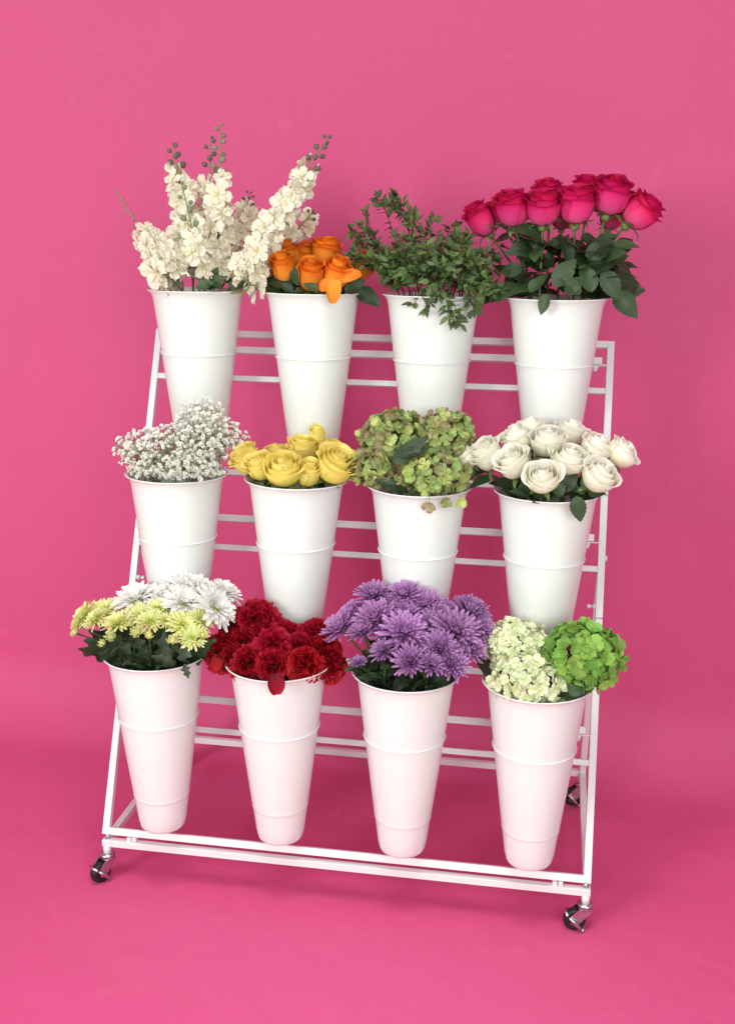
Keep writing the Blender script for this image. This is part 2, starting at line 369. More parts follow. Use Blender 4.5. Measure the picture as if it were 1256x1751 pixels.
# ring rails on brackets, and the rings
ring_mesh = MB().lathe([(RR - 0.0026 + 0.0015 * math.cos(a), 0.0015 * math.sin(a)) for a in [2 * PI * i / 8 for i in range(8)]], 64, closed=True).mesh('bucket_ring', 'steel')
BK = {}
for row in (3, 2, 1):
    y, z = ROW[row]; t = T['r%d' % row]
    e = A_ - 0.017
    ro = 0.004
    bar('ring_rail', FR(-e, t, ro), FR(e, t, ro), up=NF)
    for s in (-1, 1):
        # angle bracket under the rail, and its bolt
        c = FR(s * (A_ - 0.0185), t, ro) - _fd * 0.0098
        part('bracket', box_mesh('bracket', 0.036, 0.0024, 0.015, 'steel', 0.0006), stand, Matrix.Translation(c) @ Matrix((Vector((1, 0, 0)), -_fd, NF)).transposed().to_4x4())
        kb = MB(); d = -_fd
        Mk = Matrix.Translation(FR(s * (A_ - 0.031), t, ro) - _fd * 0.011) @ Vector((0, 0, 1)).rotation_difference(d).to_matrix().to_4x4()
        kb.lathe([(0, 0), (0.0066, 0), (0.0066, 0.004), (0.0046, 0.0056), (0.0042, 0.0105), (0, 0.0115)], 10, M=Mk)
        part('knob', kb.mesh('knob', 'steel'), stand)
    for i in range(4):
        c = Vector((XB[i], y, z)); BK[(row, i)] = c
        rg = part('bucket_ring', ring_mesh, stand, Matrix.Translation(c))
        # two short lugs tie the ring to its rail
        for sx in (-0.03, 0.03):
            q = FR(c.x + sx, t, ro) + NF * 0.0070
            p = c + Vector((sx, math.sqrt((RR - .0022) ** 2 - sx * sx), 0))
            part('lug', MB().tube([q, p], 0.0022, 6).mesh('lug', 'steel'), rg)
# base frame, rear legs
bar('base_rail', (-W / 2, -0.0045, ZC), (W / 2, -0.0045, ZC))
bar('base_rail', (-W / 2, DB, ZC), (W / 2, DB, ZC))
for s in (-1, 1):
    bar('base_rail', (s * A_, 0.0032, ZC), (s * A_, DB - 0.0077, ZC))
    hinge = FR(s * (A_ - 0.0), 0.585, -0.0158)
    foot = Vector((s * A_, DB - 0.003, ZC + 0.0078))
    bar('rear_leg', foot, hinge, up=Vector((0, -1, 0.3)))
    hb = MB(); Mk = Matrix.Translation(FR(s * A_, 0.585, -0.010)) @ Vector((0, 0, 1)).rotation_difference(Vector((s, 0, 0))).to_matrix().to_4x4()
    hb.lathe([(0, -0.009), (0.0055, -0.009), (0.0055, 0.009), (0.0066, 0.0092), (0.0060, 0.0118), (0, 0.0126)], 14, M=Mk)
    part('hinge_bolt', hb.mesh('hinge_bolt', 'steel'), stand)
    # chrome latch between leaning frame and base, clamp blocks on the front rail
    part('hinge_bolt', MB().tube([Vector((s * (A_ - 0.002), -0.002, ZC + 0.0072)), Vector((s * (A_ - 0.002), 0.001, ZB - 0.0070))], 0.0058, 10).mesh('hinge_bolt', 'chrome'), stand)
    for k in range(2):
        part('clamp', box_mesh('clamp', 0.0095, 0.012, 0.0096, 'steel', 0.0008), stand, Matrix.Translation((s * (A_ - 0.058) + (k - 0.5) * 0.0115, -0.0035, (ZB + ZC) / 2 + 0.0006 * (2 * k - 1))))
# casters
def caster(pos, ang, label):
    P = Vector((pos[0], pos[1], 0)); Rz = Matrix.Rotation(ang, 4, 'Z')
    top = ZC - 0.0075
    M = Matrix.Translation(P) @ Rz                     # local +x = trailing direction, wheel axis = local y
    rw = 0.0225; off = 0.020
    c = part('caster', MB().lathe([(0, top + .0002), (0.0085, top), (0.0085, 0.0615), (0, 0.0615)], 16).mesh('caster_stem', 'steel'), stand, M)
    fk = MB()
    fk.lathe([(0, 0.0615), (0.013, 0.0612), (0.0165, 0.0585), (0.0165, 0.056), (0.0140, 0.0545), (0.0155, 0.052), (0.0150, 0.0485), (0, 0.0485)], 22)
    part('swivel', fk.mesh('swivel', 'chrome'), c, M)
    bm = bmesh.new()
    out = [(-0.012, 0.0500), (0.014, 0.0500), (off + 0.010, 0.034), (off + 0.0085, 0.018), (off - 0.004, 0.0155), (off - 0.0085, 0.020), (-0.010, 0.044)]
    for s in (-1, 1):
        va = [bm.verts.new((x, s * 0.0115, z)) for x, z in out]; vb = [bm.verts.new((x, s * 0.0135, z)) for x, z in out]
        n = len(out)
        fa = bm.faces.new(va); fb = bm.faces.new(list(reversed(vb)))
        for i in range(n): bm.faces.new((va[(i + 1) % n], va[i], vb[i], vb[(i + 1) % n]))
    bmesh.ops.recalc_face_normals(bm, faces=bm.faces[:])
    bridge = bmesh.ops.create_cube(bm, size=1.0)['verts']
    for v in bridge: v.co = Vector((0.001 + v.co.x * 0.025, v.co.y * 0.0226, 0.0490 + v.co.z * 0.0024))
    me = bpy.data.meshes.new('fork'); bm.to_mesh(me); bm.free(); me.materials.append(MT['chrome'])
    part('fork', me, c, M)
    Mw = M @ Matrix.Translation((off, 0, rw)) @ Matrix.Rotation(PI / 2, 4, 'X')
    tp = [(0.0085, -0.0085), (rw - 0.005, -0.0090), (rw - 0.0015, -0.0080), (rw, -0.0045), (rw, 0.0045), (rw - 0.0015, 0.0080), (rw - 0.005, 0.0090), (0.0085, 0.0085)]
    part('wheel', MB().lathe(tp, 40, closed=True).mesh('wheel', 'rubber'), c, Mw)
    hub = MB().lathe([(0, -0.0165), (0.0038, -0.0165), (0.0048, -0.0150), (0.0048, -0.0137), (0.0075, -0.0136), (0.0082, -0.0100), (0.0082, 0.0100), (0.0075, 0.0136), (0.0048, 0.0137), (0.0048, 0.0150), (0.0038, 0.0165), (0, 0.0165)], 18)
    part('hub', hub.mesh('hub', 'chrome'), c, Mw)
    pd = MB()
    for s in (-1, 1):                                  # brake lever straddling the wheel
        pd.tube([Vector((off + 0.013, s * 0.0150, rw + 0.011)), Vector((off + 0.002, s * 0.0160, rw + 0.002)), Vector((off - 0.008, s * 0.0155, rw - 0.010)), Vector((off - 0.013, s * 0.0150, rw - 0.0165))], [0.0022, 0.0052, 0.0038, 0.0028], 8)
    pd.tube([Vector((off - 0.0150, -0.0165, rw - 0.0180)), Vector((off - 0.0185, 0.0, rw - 0.0190)), Vector((off - 0.0150, 0.0165, rw - 0.0180))], 0.0030, 8)
    pd.tube([Vector((off + 0.015, -0.0140, rw + 0.0135)), Vector((off + 0.019, 0.0, rw + 0.0165)), Vector((off + 0.015, 0.0140, rw + 0.0135))], 0.0034, 8)
    part('brake_lever', pd.mesh('brake_lever', 'chrome'), c, M)
caster((A_ - 0.001, -0.0045), R(186), '')
caster((-A_ + 0.001, -0.0045), R(238), '')
caster((A_ - 0.001, DB), R(184), '')
caster((-A_ + 0.001, DB), R(150), '')

# ------------------------------------------------------------------ buckets
def bucket_profile():
    def wr(z): return 0.0955 - (0.125 - z) * 0.1265
    SEAM = -0.176
    outer = [(0.0, -HB + 0.004), (RB - 0.020, -HB + 0.0035), (RB - 0.014, -HB), (RB - 0.0085, -HB + 0.0007), (RB - 0.0042, -HB + 0.0028), (RB - 0.0014, -HB + 0.0068), (RB - 0.0004, -HB + 0.0120)]
    z = -HB + 0.02
    while z < SEAM - 0.010: outer.append((wr(z) - 0.0007, z)); z += 0.014
    outer += [(wr(SEAM - .008) - 0.0007, SEAM - 0.008), (wr(SEAM - .0035) - 0.0007, SEAM - 0.0035), (wr(SEAM) - 0.0007, SEAM - 0.002), (wr(SEAM) + 0.0004, SEAM - 0.0002), (wr(SEAM) + 0.0006, SEAM + 0.0018), (wr(SEAM + .0035), SEAM + 0.0035), (wr(SEAM + .008), SEAM + 0.008)]
    z = SEAM + 0.02
    while z < 0.110: outer.append((wr(z), z)); z += 0.02
    outer += [(wr(0.116), 0.116), (0.0958, 0.1215), (0.0978, 0.1265), (0.1010, 0.1312), (0.1050, 0.1340)]
    inner = [(0.1046, 0.1352), (0.1004, 0.1326), (0.0962, 0.1290), (0.0940, 0.1240)]
    z = 0.11
    while z > -HB + 0.02: inner.append((wr(z) - 0.0018, z)); z -= 0.03
    inner += [(RB - 0.006, -HB + 0.008), (0.0, -HB + 0.0075)]
    return outer + inner
bk_body = MB().lathe(bucket_profile(), 72).mesh('bucket_body', 'bucket')
lip = [(0.1053 + 0.0014 * math.cos(q), 0.1352 + 0.0014 * math.sin(q)) for q in [2 * PI * i / 10 for i in range(10)]]
bk_rim = MB().lathe(lip, 72, closed=True).mesh('bucket_rim', 'bucket')
BL = {(3, 0): 'white tapered bucket of cream delphiniums, leftmost in the top row', (3, 1): 'white tapered bucket holding the orange roses in the top row',
      (3, 2): 'white tapered bucket of leafy green sprigs in the top row', (3, 3): 'white tapered bucket of magenta roses, rightmost in the top row',
      (2, 0): "white tapered bucket of baby's breath, leftmost in the middle row", (2, 1): 'white tapered bucket holding the yellow roses in the middle row',
      (2, 2): 'white tapered bucket of mottled green hydrangeas in the middle row', (2, 3): 'white tapered bucket of ivory roses, rightmost in the middle row',
      (1, 0): 'white tapered bucket of lime and white chrysanthemums, bottom left', (1, 1): 'white tapered bucket holding the red carnations in the bottom row',
      (1, 2): 'white tapered bucket of purple chrysanthemums in the bottom row', (1, 3): 'white tapered bucket of green and pale hydrangeas, bottom right'}
NUDGE = {}
for k, c in BK.items():
    b = thing('flower_bucket', BL[k], 'bucket', c - Vector((0, 0, HB)), 'white buckets in the stand')
    M = Matrix.Translation(c) @ Matrix.Rotation(R(random.uniform(-.6, .6)), 4, 'X') @ Matrix.Rotation(R(random.uniform(-.7, .7)), 4, 'Y') @ Matrix.Rotation(random.uniform(0, 6), 4, 'Z')
    part('body', bk_body, b, M); part('rim', bk_rim, b, M)

# ------------------------------------------------------------------ flower parts
def rng(seed): return random.Random(seed)
def petal_curve(Rb, top, phb, pht, ks):
    """profile of a rose petal: an arc out of the base, an upright body, a lip that rolls over"""
    pts = [(0.06 * Rb + 0.02, 0.0)]; hb = Rb * 0.95 + 0.05
    n0, n1, n2 = 4, 4, 4
    for i in range(1, n0 + 1):
        a = (i / n0) * PI / 2; pts.append((0.06 * Rb + 0.02 + 0.94 * Rb * math.sin(a) ** .9, hb * (1 - math.cos(a))))
    rest = max(0.1, top - hb); lip = 0.30 if Rb > .3 else .15; body = max(0.05, rest - lip * .6)
    r, z = pts[-1]
    for i in range(n1):
        r += body / n1 * math.cos(R(phb)); z += body / n1 * math.sin(R(phb)); pts.append((r, z))
    for i in range(n2):
        p = R(phb + (pht - phb) * ks * ((i + 1) / n2) ** 1.2); r += lip / n2 * math.cos(p); z += lip / n2 * math.sin(p); pts.append((r, z))
    return pts
def petal_fn(Rb, top, phb, pht, wd, twist, wob, r, roll):
    A = petal_curve(Rb, top, phb, pht, .55); Bc = petal_curve(Rb, top, phb, pht, 1.25)
    n = len(A) - 1; ph = r.uniform(0, 6.28); ph2 = r.uniform(0, 6.28); tilt = r.uniform(-.06, .06); asym = r.uniform(-.35, .35)
    def fn(u, v):
        ve = v * (1 - .17 * abs(u) ** 2.4 + tilt * u)
        x = min(.9999, max(0, ve)) * n; i = int(x); f = x - i
        e = min(1, abs(u + asym * .5)) ** 1.5 * roll + (1 - roll) * .5
        ra, za = (A[i][k] * (1 - f) + A[i + 1][k] * f for k in (0, 1)); rb, zb = (Bc[i][k] * (1 - f) + Bc[i + 1][k] * f for k in (0, 1))
        rr = ra * (1 - e) + rb * e; z = za * (1 - e) + zb * e
        k = max(0, (ve - .5) / .5)
        rr *= 1 + twist * u * min(1, ve * 2)
        rr += wob * (math.sin(2.6 * u + ph) + .5 * math.sin(5.3 * u + ph2)) * k
        a = wd * u * (.45 + .55 * min(1, ve * 2.0) ** .7) * (1 - .12 * k * k)
        return (rr * math.cos(a), rr * math.sin(a), z)
    return fn
def rose_petals(kind, m, seed):
    """list of petal meshes in the bloom's own frame: base at z=0, radius about 1"""
    r = rng(seed); out = []
    if kind == 'bud':
        L = [(1, .11, 1.90, 91, 86, 2.8), (2, .20, 1.94, 92, 78, 2.0), (3, .33, 1.94, 93, 62, 1.5), (3, .48, 1.88, 93, 40, 1.3), (4, .62, 1.74, 92, 8, 1.1), (4, .70, 1.50, 90, -25, 1.0)]
    elif kind == 'cup':
        L = [(1, .09, 1.46, 91, 86, 2.8), (2, .17, 1.49, 92, 78, 2.0), (3, .27, 1.52, 92, 62, 1.6), (3, .40, 1.52, 92, 48, 1.35), (4, .54, 1.46, 91, 18, 1.12), (4, .67, 1.36, 88, -12, 1.0), (4, .75, 1.20, 83, -40, .95)]
    elif kind == 'globe':
        L = [(1, .09, 1.34, 92, 92, 2.9), (2, .19, 1.37, 97, 96, 2.2), (2, .31, 1.38, 102, 94, 1.9), (3, .45, 1.36, 105, 90, 1.6), (3, .58, 1.30, 106, 78, 1.5), (4, .70, 1.20, 105, 50, 1.25), (4, .80, 1.04, 100, 5, 1.15), (2, .84, .86, 86, -30, 1.0)]
    else:
        L = [(1, .08, 1.02, 91, 86, 2.8), (2, .15, 1.04, 92, 76, 2.1), (3, .24, 1.08, 92, 66, 1.7), (4, .34, 1.11, 92, 55, 1.35), (4, .46, 1.12, 91, 38, 1.15), (5, .58, 1.08, 86, 12, 1.0), (5, .67, .98, 76, -14, .95), (4, .71, .84, 62, -38, .92)]
    a0 = 0
    for li, (n, Rb, top, phb, pht, wd) in enumerate(L):
        a0 += r.uniform(.5, 1.4)
        for i in range(n):
            a = a0 + 2 * PI * i / n + r.uniform(-.2, .2); big = li >= len(L) - 3
            f = petal_fn(Rb * r.uniform(.94, 1.06), top * r.uniform(.94, 1.05), phb + r.uniform(-3, 3), pht + r.uniform(-22, 18) * (1 if big else .4), wd * r.uniform(.9, 1.1), .10 if li < 4 else .06, .016 + .026 * big, r, .8 if big else .4)
            out.append(MB().grid(f, 10, 12, Matrix.Rotation(a, 4, 'Z')).mesh('petal', m))
    return out
def leaf_fn(width, droop, fold, serr, r, tipw=0.85):
    tw = r.uniform(-.25, .25); wv = r.uniform(0, 6)
    def fn(u, v):
        w = width * .5 * max(0, math.sin(PI * min(1, v ** tipw))) ** .8 * (1 - 0.25 * v)
        j = round(v * 14)
        if abs(u) > .9 and 0 < j < 14: w *= 1 + serr * (1 if j % 2 else -1)
        x = u * w
        z = fold * abs(x) - droop * v * v + 0.02 * math.sin(9 * v + wv) * abs(u) + tw * x * v
        return (x, v * (1 - 0.15 * droop), z)
    return fn
def leaf_mesh(m, width, droop, fold, serr, seed, nu=4, nv=14):
    return MB().grid(leaf_fn(width, droop, fold, serr, rng(seed)), nu, nv).mesh('leaf', m)
ROSE_LEAF = [leaf_mesh('rose_leaf', .62 + .05 * (i % 3), .12 + .12 * i % .4, .25, .045, 100 + i) for i in range(5)]
BRONZE_LEAF = [leaf_mesh('bark_leaf', .6, .2, .2, .03, 140)]
DARK_LEAF = [leaf_mesh('mum_leaf', .42, .15, .3, .05, 145)]
SPRIG_LEAF = [leaf_mesh('sprig_leaf', .40 + .04 * i, .12 + .08 * i, .3, 0, 120 + i, 2, 5) for i in range(4)]
def mum_leaf(seed):
    r = rng(seed); lob = r.uniform(0, 1)
    def fn(u, v):
        w = .23 * math.sin(PI * min(1, v ** .75)) ** .7 * (1 + 0.42 * math.sin(v * 19 + lob) * (abs(u) > .4)) + 0.012
        x = u * w
        return (x, v, .25 * abs(x) - .28 * v * v + 0.03 * math.sin(11 * v + lob * 6) * u)
    return MB().grid(fn, 4, 16).mesh('leaf', 'mum_leaf')
MUM_LEAF = [mum_leaf(150 + i) for i in range(4)]
def calyx_mesh():
    mb = MB()
    mb.ball((0, 0, -0.10), 0.24, 10, 6, 0.9)
    for i in range(5):
        a = i * 2 * PI / 5
        dr = (0.30, -0.1, 0.18, -0.25, 0.36)[i]
        mb.grid(lambda u, v: (0.20 + 0.62 * v ** .8 + 0.05 * v, u * .13 * (1 - v) ** .7 * (1 + .6 * math.sin(PI * v)), -0.02 + 0.30 * v * (1 - v) - dr * v * v + 0.05 * abs(u)), 2, 6, Matrix.Rotation(a, 4, 'Z'))
    return mb.mesh('calyx', 'calyx')
CALYX = calyx_mesh()

def stem_path(P, n, c, r, spread=0.55):
    """from a bloom's base down through the bucket mouth to the bucket floor; c = ring centre"""
    rimz = c.z + HR
    d = Vector((P.x - c.x, P.y - c.y, 0)); dl = d.length
    if dl > 1e-4: d /= dl
    through = Vector((c.x, c.y, rimz - 0.02)) + d * min(dl, RIM * spread)
    a = r.uniform(0, 6.28); q = r.uniform(0, 0.022)
    foot = Vector((c.x + q * math.cos(a), c.y + q * math.sin(a), c.z - HB + 0.012))
    L = max(0.02, (P - through).length * 0.5)
    top = bez(P, P - n * L * 0.45, through + Vector((0, 0, L * 0.55)), through, 7)
    return top + bez(through, through * .7 + foot * .3, through * .3 + foot * .7, foot, 3)[1:]
def leaf_between(mesh, B, Tp, parent, roll=0.0, name='leaf', nrm=None):
    ax = (Tp - B); L = ax.length; y = ax / L
    ref = nrm or ((CAM - B).normalized() + Vector((0, 0, 0.9))).normalized()
    x = y.cross(ref).normalized(); z = x.cross(y)
    q = Quaternion(y, roll)
    x = q @ x; z = q @ z
    M = Matrix((x, y, z)).transposed().to_4x4() @ Matrix.Scale(L, 4); M.translation = B
    return part(name, mesh, parent, M)
ORD = ['first', 'second', 'third', 'fourth', 'fifth', 'sixth', 'seventh', 'eighth', 'ninth', 'tenth', 'eleventh', 'twelfth', 'thirteenth', 'fourteenth', 'fifteenth', 'sixteenth', 'seventeenth', 'eighteenth', 'nineteenth', 'twentieth', 'twenty-first', 'twenty-second', 'twenty-third', 'twenty-fourth', 'twenty-fifth', 'twenty-sixth', 'twenty-seventh', 'twenty-eighth', 'twenty-ninth', 'thirtieth']
def ranks(xs):
    o = sorted(range(len(xs)), key=lambda i: xs[i]); rk = [0] * len(xs)
    for j, i in enumerate(o): rk[i] = j
    n = len(xs)
    def word(j): return 'leftmost' if j == 0 else 'rightmost' if j == n - 1 else ORD[j] + ' from left'
    return [word(rk[i]) for i in range(n)]
def facing(P, c, kup, kout, kcam, kx=0.0, kz=0.0):
    o = Vector((P.x - c.x, P.y - c.y, 0)) / 0.1
    t = (CAM - P); t.z *= 0.4; t.normalize()
    return (Vector((0, 0, kup)) + o * kout + t * kcam + RGT * kx + UPV * kz).normalized()

# ------------------------------------------------------------------ roses
def rim_leaves(t, path, r, n, meshes, size, zc, c, droop=0.3, lo=0.02, hi=0.10):
    """leaves springing from the stem around and just above the bucket's mouth"""
    rim = c.z + HR
    for k in range(n):
        zt = rim + r.uniform(lo, hi)
        B = min(path, key=lambda p: abs(p.z - zt)).copy(); B.z = min(B.z, zt + .02)
        o = Vector((B.x - c.x, B.y - c.y, 0)); 
        a = (math.atan2(o.y, o.x) if o.length > 0.01 else r.uniform(0, 6.28)) + r.uniform(-1.3, 1.3)
        d = Vector((math.cos(a), math.sin(a), r.uniform(-droop, 0.55))).normalized()
        L = size * r.uniform(.75, 1.2)
        if math.hypot(B.x - c.x, B.y - c.y) > .070: continue
        zmin = rim + .30 * L + .004
        if (B + d * L).z < zmin: d.z = (zmin - B.z) / L; d = Vector((d.x, d.y, 0)).normalized() * math.sqrt(max(.05, 1 - min(.95, d.z * d.z))) + Vector((0, 0, d.z))
        leaf_between(r.choice(meshes), B, B + d * L, t, r.uniform(-.5, .5), nrm=(Vector((0, 0, 1)) - d * 0.3 + Vector((r.uniform(-.3, .3), -0.3, 0))).normalized())
def roses(key, m, catname, spots, seed, name, where, group, nleaf=3, leafsize=0.055, leafm=None, lo=-0.02, hi=0.05, face=(1.0, .35, .35)):
    c = BK[key]; r = rng(seed); rk = ranks([s[0] for s in spots]); sets = {}
    out = []
    for i, sp in enumerate(spots):
        px, py, dia, dy, kind, kx, kz = sp[:7]; note = sp[7] if len(sp) > 7 else None
        P = U(px, py, c.y + dy); rad = dia * mpp(P) / 2
        n = facing(P, c, *face, kx, kz)
        hgt = {'bud': .95, 'cup': .74, 'open': .62, 'globe': .68}[kind]
        base = P - n * rad * hgt
        v = (kind, i % 3)
        if v not in sets: sets[v] = rose_petals(kind, m, seed * 10 + len(sets))
        path = stem_path(base - n * rad * .15, n, c, r)
        lab = (note + ', ' if note else '') + '%s %s %s' % (rk[i], catname, where)
        t = thing('rose', lab, 'rose', path[-1], group)
        M = frame(base, n, r.uniform(0, 6.28), rad * (1.0 if kind == 'globe' or m == 'magenta' else 1.06))
        part('stem', MB().tube(path, 0.0026, 6).mesh('stem', 'stem'), t)
        part('calyx', CALYX, t, M)
        for me in sets[v]: part('petal', me, t, M)
        rim_leaves(t, path, r, nleaf, leafm or ROSE_LEAF, leafsize, 0, c, lo=lo, hi=hi)
        out.append(t)
    return out
def hero_leaves(things, spots, key, meshes, r):
    """(base px, tip px, depth at base, depth at tip, roll): a leaf of the nearest flower of the bunch"""
    c = BK[key]
    for (x0, y0, x1, y1, d0, d1, roll) in spots:
        B = U(x0, y0, c.y + d0); Tp = U(x1, y1, c.y + d1)
        t = min(things, key=lambda o: (Vector((o.location.x, o.location.y, B.z)) - B).length + 0.02 * r.random())
        leaf_between(r.choice(meshes), B, Tp, t, roll)
def loose_petals(things, spots, key, m, r):
    c = BK[key]
    for (x0, y0, x1, y1, d0, d1, wd) in spots:
        B = U(x0, y0, c.y + d0); Tp = U(x1, y1, c.y + d1)
        t = things[0]
        me = MB().grid(lambda u, v: (u * wd * .5 * (0.35 + 0.65 * math.sin(PI * min(1, .15 + v * .75))) * (1 - .25 * (v > .98)), v, .16 * u * u * wd + .10 * math.sin(PI * v) + .03 * math.sin(5 * u + v * 3)), 6, 6).mesh('petal', m)
        leaf_between(me, B, Tp, t, r.uniform(-.2, .2), 'petal')

rr_ = rng(5)
def fill_leaves(things, key, x0, x1, y0, y1, d0, d1, n, size, meshes, r):
    """more of the bunch's leaves between the stems, above the bucket's mouth"""
    c = BK[key]
    for k in range(n):
        P = U(r.uniform(x0, x1), r.uniform(y0, y1), c.y + r.uniform(d0, d1))
        o = Vector((P.x - c.x, P.y - c.y, 0)); a = math.atan2(o.y, o.x) + r.uniform(-1.2, 1.2); L = size * r.uniform(.7, 1.15)
        d = Vector((math.cos(a), math.sin(a), r.uniform(-.35, .8))).normalized()
        if (P + d * L).z < c.z + HR + .25 * L: d.z = abs(d.z) + .25
        B = P - d * L * .4; B.z = max(B.z, c.z + HR + .006); t = min(things, key=lambda q: abs(q.location.x - P.x) + r.random() * .05)
        leaf_between(r.choice(meshes), B, B + d.normalized() * L, t, r.uniform(-.6, .6))
mag = roses((3, 3), 'magenta', 'magenta rose', [
    (936, 334, 63, 0.06, 'cup', -.05, .1), (1004, 330, 66, 0.07, 'cup', 0, .2), (854, 364, 56, 0.04, 'cup', -.35, 0), (960, 372, 51, 0.05, 'cup', 0, 0), (1045, 372, 54, 0.06, 'cup', .15, 0),
    (821, 376, 61, 0.02, 'bud', -.55, 0, 'small half open bud'), (877, 358, 77, -0.02, 'cup', -.1, 0), (927, 358, 73, -0.04, 'cup', .0, 0), (985, 352, 80, -0.03, 'cup', 0, 0), (1043, 336, 82, -0.01, 'cup', .12, 0, 'tallest bloom'), (1093, 363, 77, 0.0, 'cup', .75, -.1, 'bloom leaning outward')],
    21, 'rose', 'in the top right bucket', 'magenta roses in the top right bucket', nleaf=9, leafsize=0.062, lo=-0.01, hi=0.12, face=(1.0, .10, .22))
hero_leaves(mag, [(975, 448, 962, 402, -.05, -.05, .2), (1030, 462, 1060, 515, -.06, -.07, .3), (936, 503, 921, 538, -.114, -.122, .2), (895, 492, 835, 500, -.03, -.06, .2), (945, 490, 985, 440, -.07, -.06, .3),
    (905, 500, 935, 462, -.08, -.07, -.3), (1050, 500, 1092, 540, .0, -.02, .3), (1040, 480, 1104, 476, .0, .02, .2), (1050, 500, 1104, 494, .03, .02, .5), (990, 505, 962, 470, -.09, -.09, 0), (1010, 500, 1002, 440, -.07, -.07, .3), (880, 480, 852, 446, .02, 0, .2), (1035, 470, 1062, 430, .03, .03, -.3), (860, 495, 815, 512, -.02, -.04, .1), (920, 455, 900, 415, .0, .0, .1), (1000, 450, 1012, 405, .03, .03, .1), (965, 500, 1000, 470, -.09, -.09, .5), (1060, 455, 1092, 448, .03, .03, 0)], (3, 3), ROSE_LEAF, rr_)
fill_leaves(mag, (3, 3), 858, 1070, 404, 490, -.06, .07, 72, .058, ROSE_LEAF, rr_)
org = roses((3, 1), 'orange', 'orange rose', [
    (494, 440, 50, 0.03, 'bud', -.2, 0), (524, 444, 48, 0.06, 'bud', 0, 0), (557, 436, 62, 0.05, 'cup', 0, .1, 'broad bloom at the back'), (621, 456, 48, 0.04, 'bud', .4, -.2, 'dark bloom peeping past leaves'),
    (485, 460, 52, -0.04, 'bud', -.12, 0), (532, 472, 56, -0.06, 'bud', 0, 0, 'bloom front and centre'), (575, 468, 54, -0.06, 'bud', .1, 0, 'bloom shedding petals over the rim'), (458, 482, 41, -0.02, 'bud', -.5, -.3)],
    31, 'rose', 'in the top row bucket', 'orange roses in the top row bucket', nleaf=4, leafsize=0.05, lo=-0.02, hi=0.03, face=(1.0, .25, .25))
loose_petals([org[6]], [(572, 478, 569, 519, -.09, -.108, .62), (578, 480, 618, 470, -.08, -.07, .62), (566, 480, 548, 498, -.085, -.10, .8)], (3, 1), 'orange', rr_)
hero_leaves(org, [(500, 492, 447, 468, -.06, -.06, .2), (508, 488, 505, 448, -.06, -.05, .2), (545, 500, 520, 480, -.09, -.09, .2), (590, 500, 624, 476, -.06, -.05, .3), (610, 494, 650, 520, -.02, -.04, .3), (600, 470, 596, 442, .0, .0, .2), (480, 500, 452, 486, -.05, -.07, .2), (500, 500, 478, 480, -.08, -.08, 0)], (3, 1), ROSE_LEAF, rr_)
fill_leaves(org, (3, 1), 478, 610, 476, 492, -.05, .05, 12, .045, ROSE_LEAF, rr_)
yel = roses((2, 1), 'yellow', 'yellow rose', [
    (471, 780, 55, 0.06, 'globe', -.1, .2), (518, 776, 64, 0.05, 'cup', 0, .1, 'broad bloom at the back'), (570, 776, 61, 0.06, 'globe', .2, .2), (541, 746, 34, 0.07, 'bud', 0, 0, 'tall pointed bud above the rest'),
    (424, 788, 59, 0.0, 'cup', -.5, 0), (446, 800, 57, -0.04, 'cup', -.25, 0), (484, 804, 78, -0.06, 'globe', -.05, -.1, 'wide open bloom facing forward'), (527, 810, 48, -0.05, 'bud', .05, 0, 'half closed bloom'), (571, 798, 76, -0.03, 'cup', .25, -.05, 'pale bloom leaning over the rim')],
    41, 'rose', 'in the middle row', 'yellow roses in the middle row bucket', nleaf=2, leafsize=0.045, lo=-0.04, hi=0.0, face=(1.0, .30, .28))
wht = roses((2, 3), 'white_rose', 'ivory rose', [
    (907, 735, 59, 0.05, 'globe', 0, .2), (973, 742, 64, 0.05, 'globe', .1, .1), (797, 784, 55, 0.0, 'globe', -.6, 0), (834, 780, 64, -0.01, 'cup', -.3, -.1), (884, 752, 64, 0.02, 'globe', -.1, 0),
    (936, 757, 73, 0.0, 'globe', 0, -.1), (878, 794, 66, -0.05, 'cup', -.2, -.1), (972, 788, 73, -0.04, 'globe', .05, 0), (1018, 768, 66, 0.0, 'globe', .2, 0), (1061, 776, 64, 0.0, 'globe', .45, -.15), (927, 818, 70, -0.09, 'globe', 0, -.15, 'lowest bloom facing forward'), (1023, 815, 75, -0.06, 'globe', .2, -.15, 'wide bloom hanging over the rim')],
    51, 'rose', 'in the middle row', 'ivory roses in the middle row bucket', nleaf=3, leafsize=0.055, lo=-0.03, hi=0.03, face=(1.0, .38, .22))
hero_leaves(wht, [(960, 840, 985, 808, -.08, -.08, .2), (985, 848, 992, 895, -.114, -.122, .2), (900, 850, 842, 810, -.06, -.04, .2), (930, 852, 890, 830, -.09, -.08, .3), (830, 800, 786, 812, -.0, -.03, .2), (840, 815, 800, 832, -.01, -.03, .2), (1000, 838, 1005, 805, -.07, -.07, .3), (1005, 845, 1035, 842, -.07, -.08, .2), (960, 850, 945, 815, -.09, -.09, .1), (905, 848, 868, 836, -.085, -.08, .1)], (2, 3), ROSE_LEAF, rr_)

fill_leaves(wht, (2, 3), 870, 1010, 815, 838, -.07, .03, 14, .045, ROSE_LEAF, rr_)

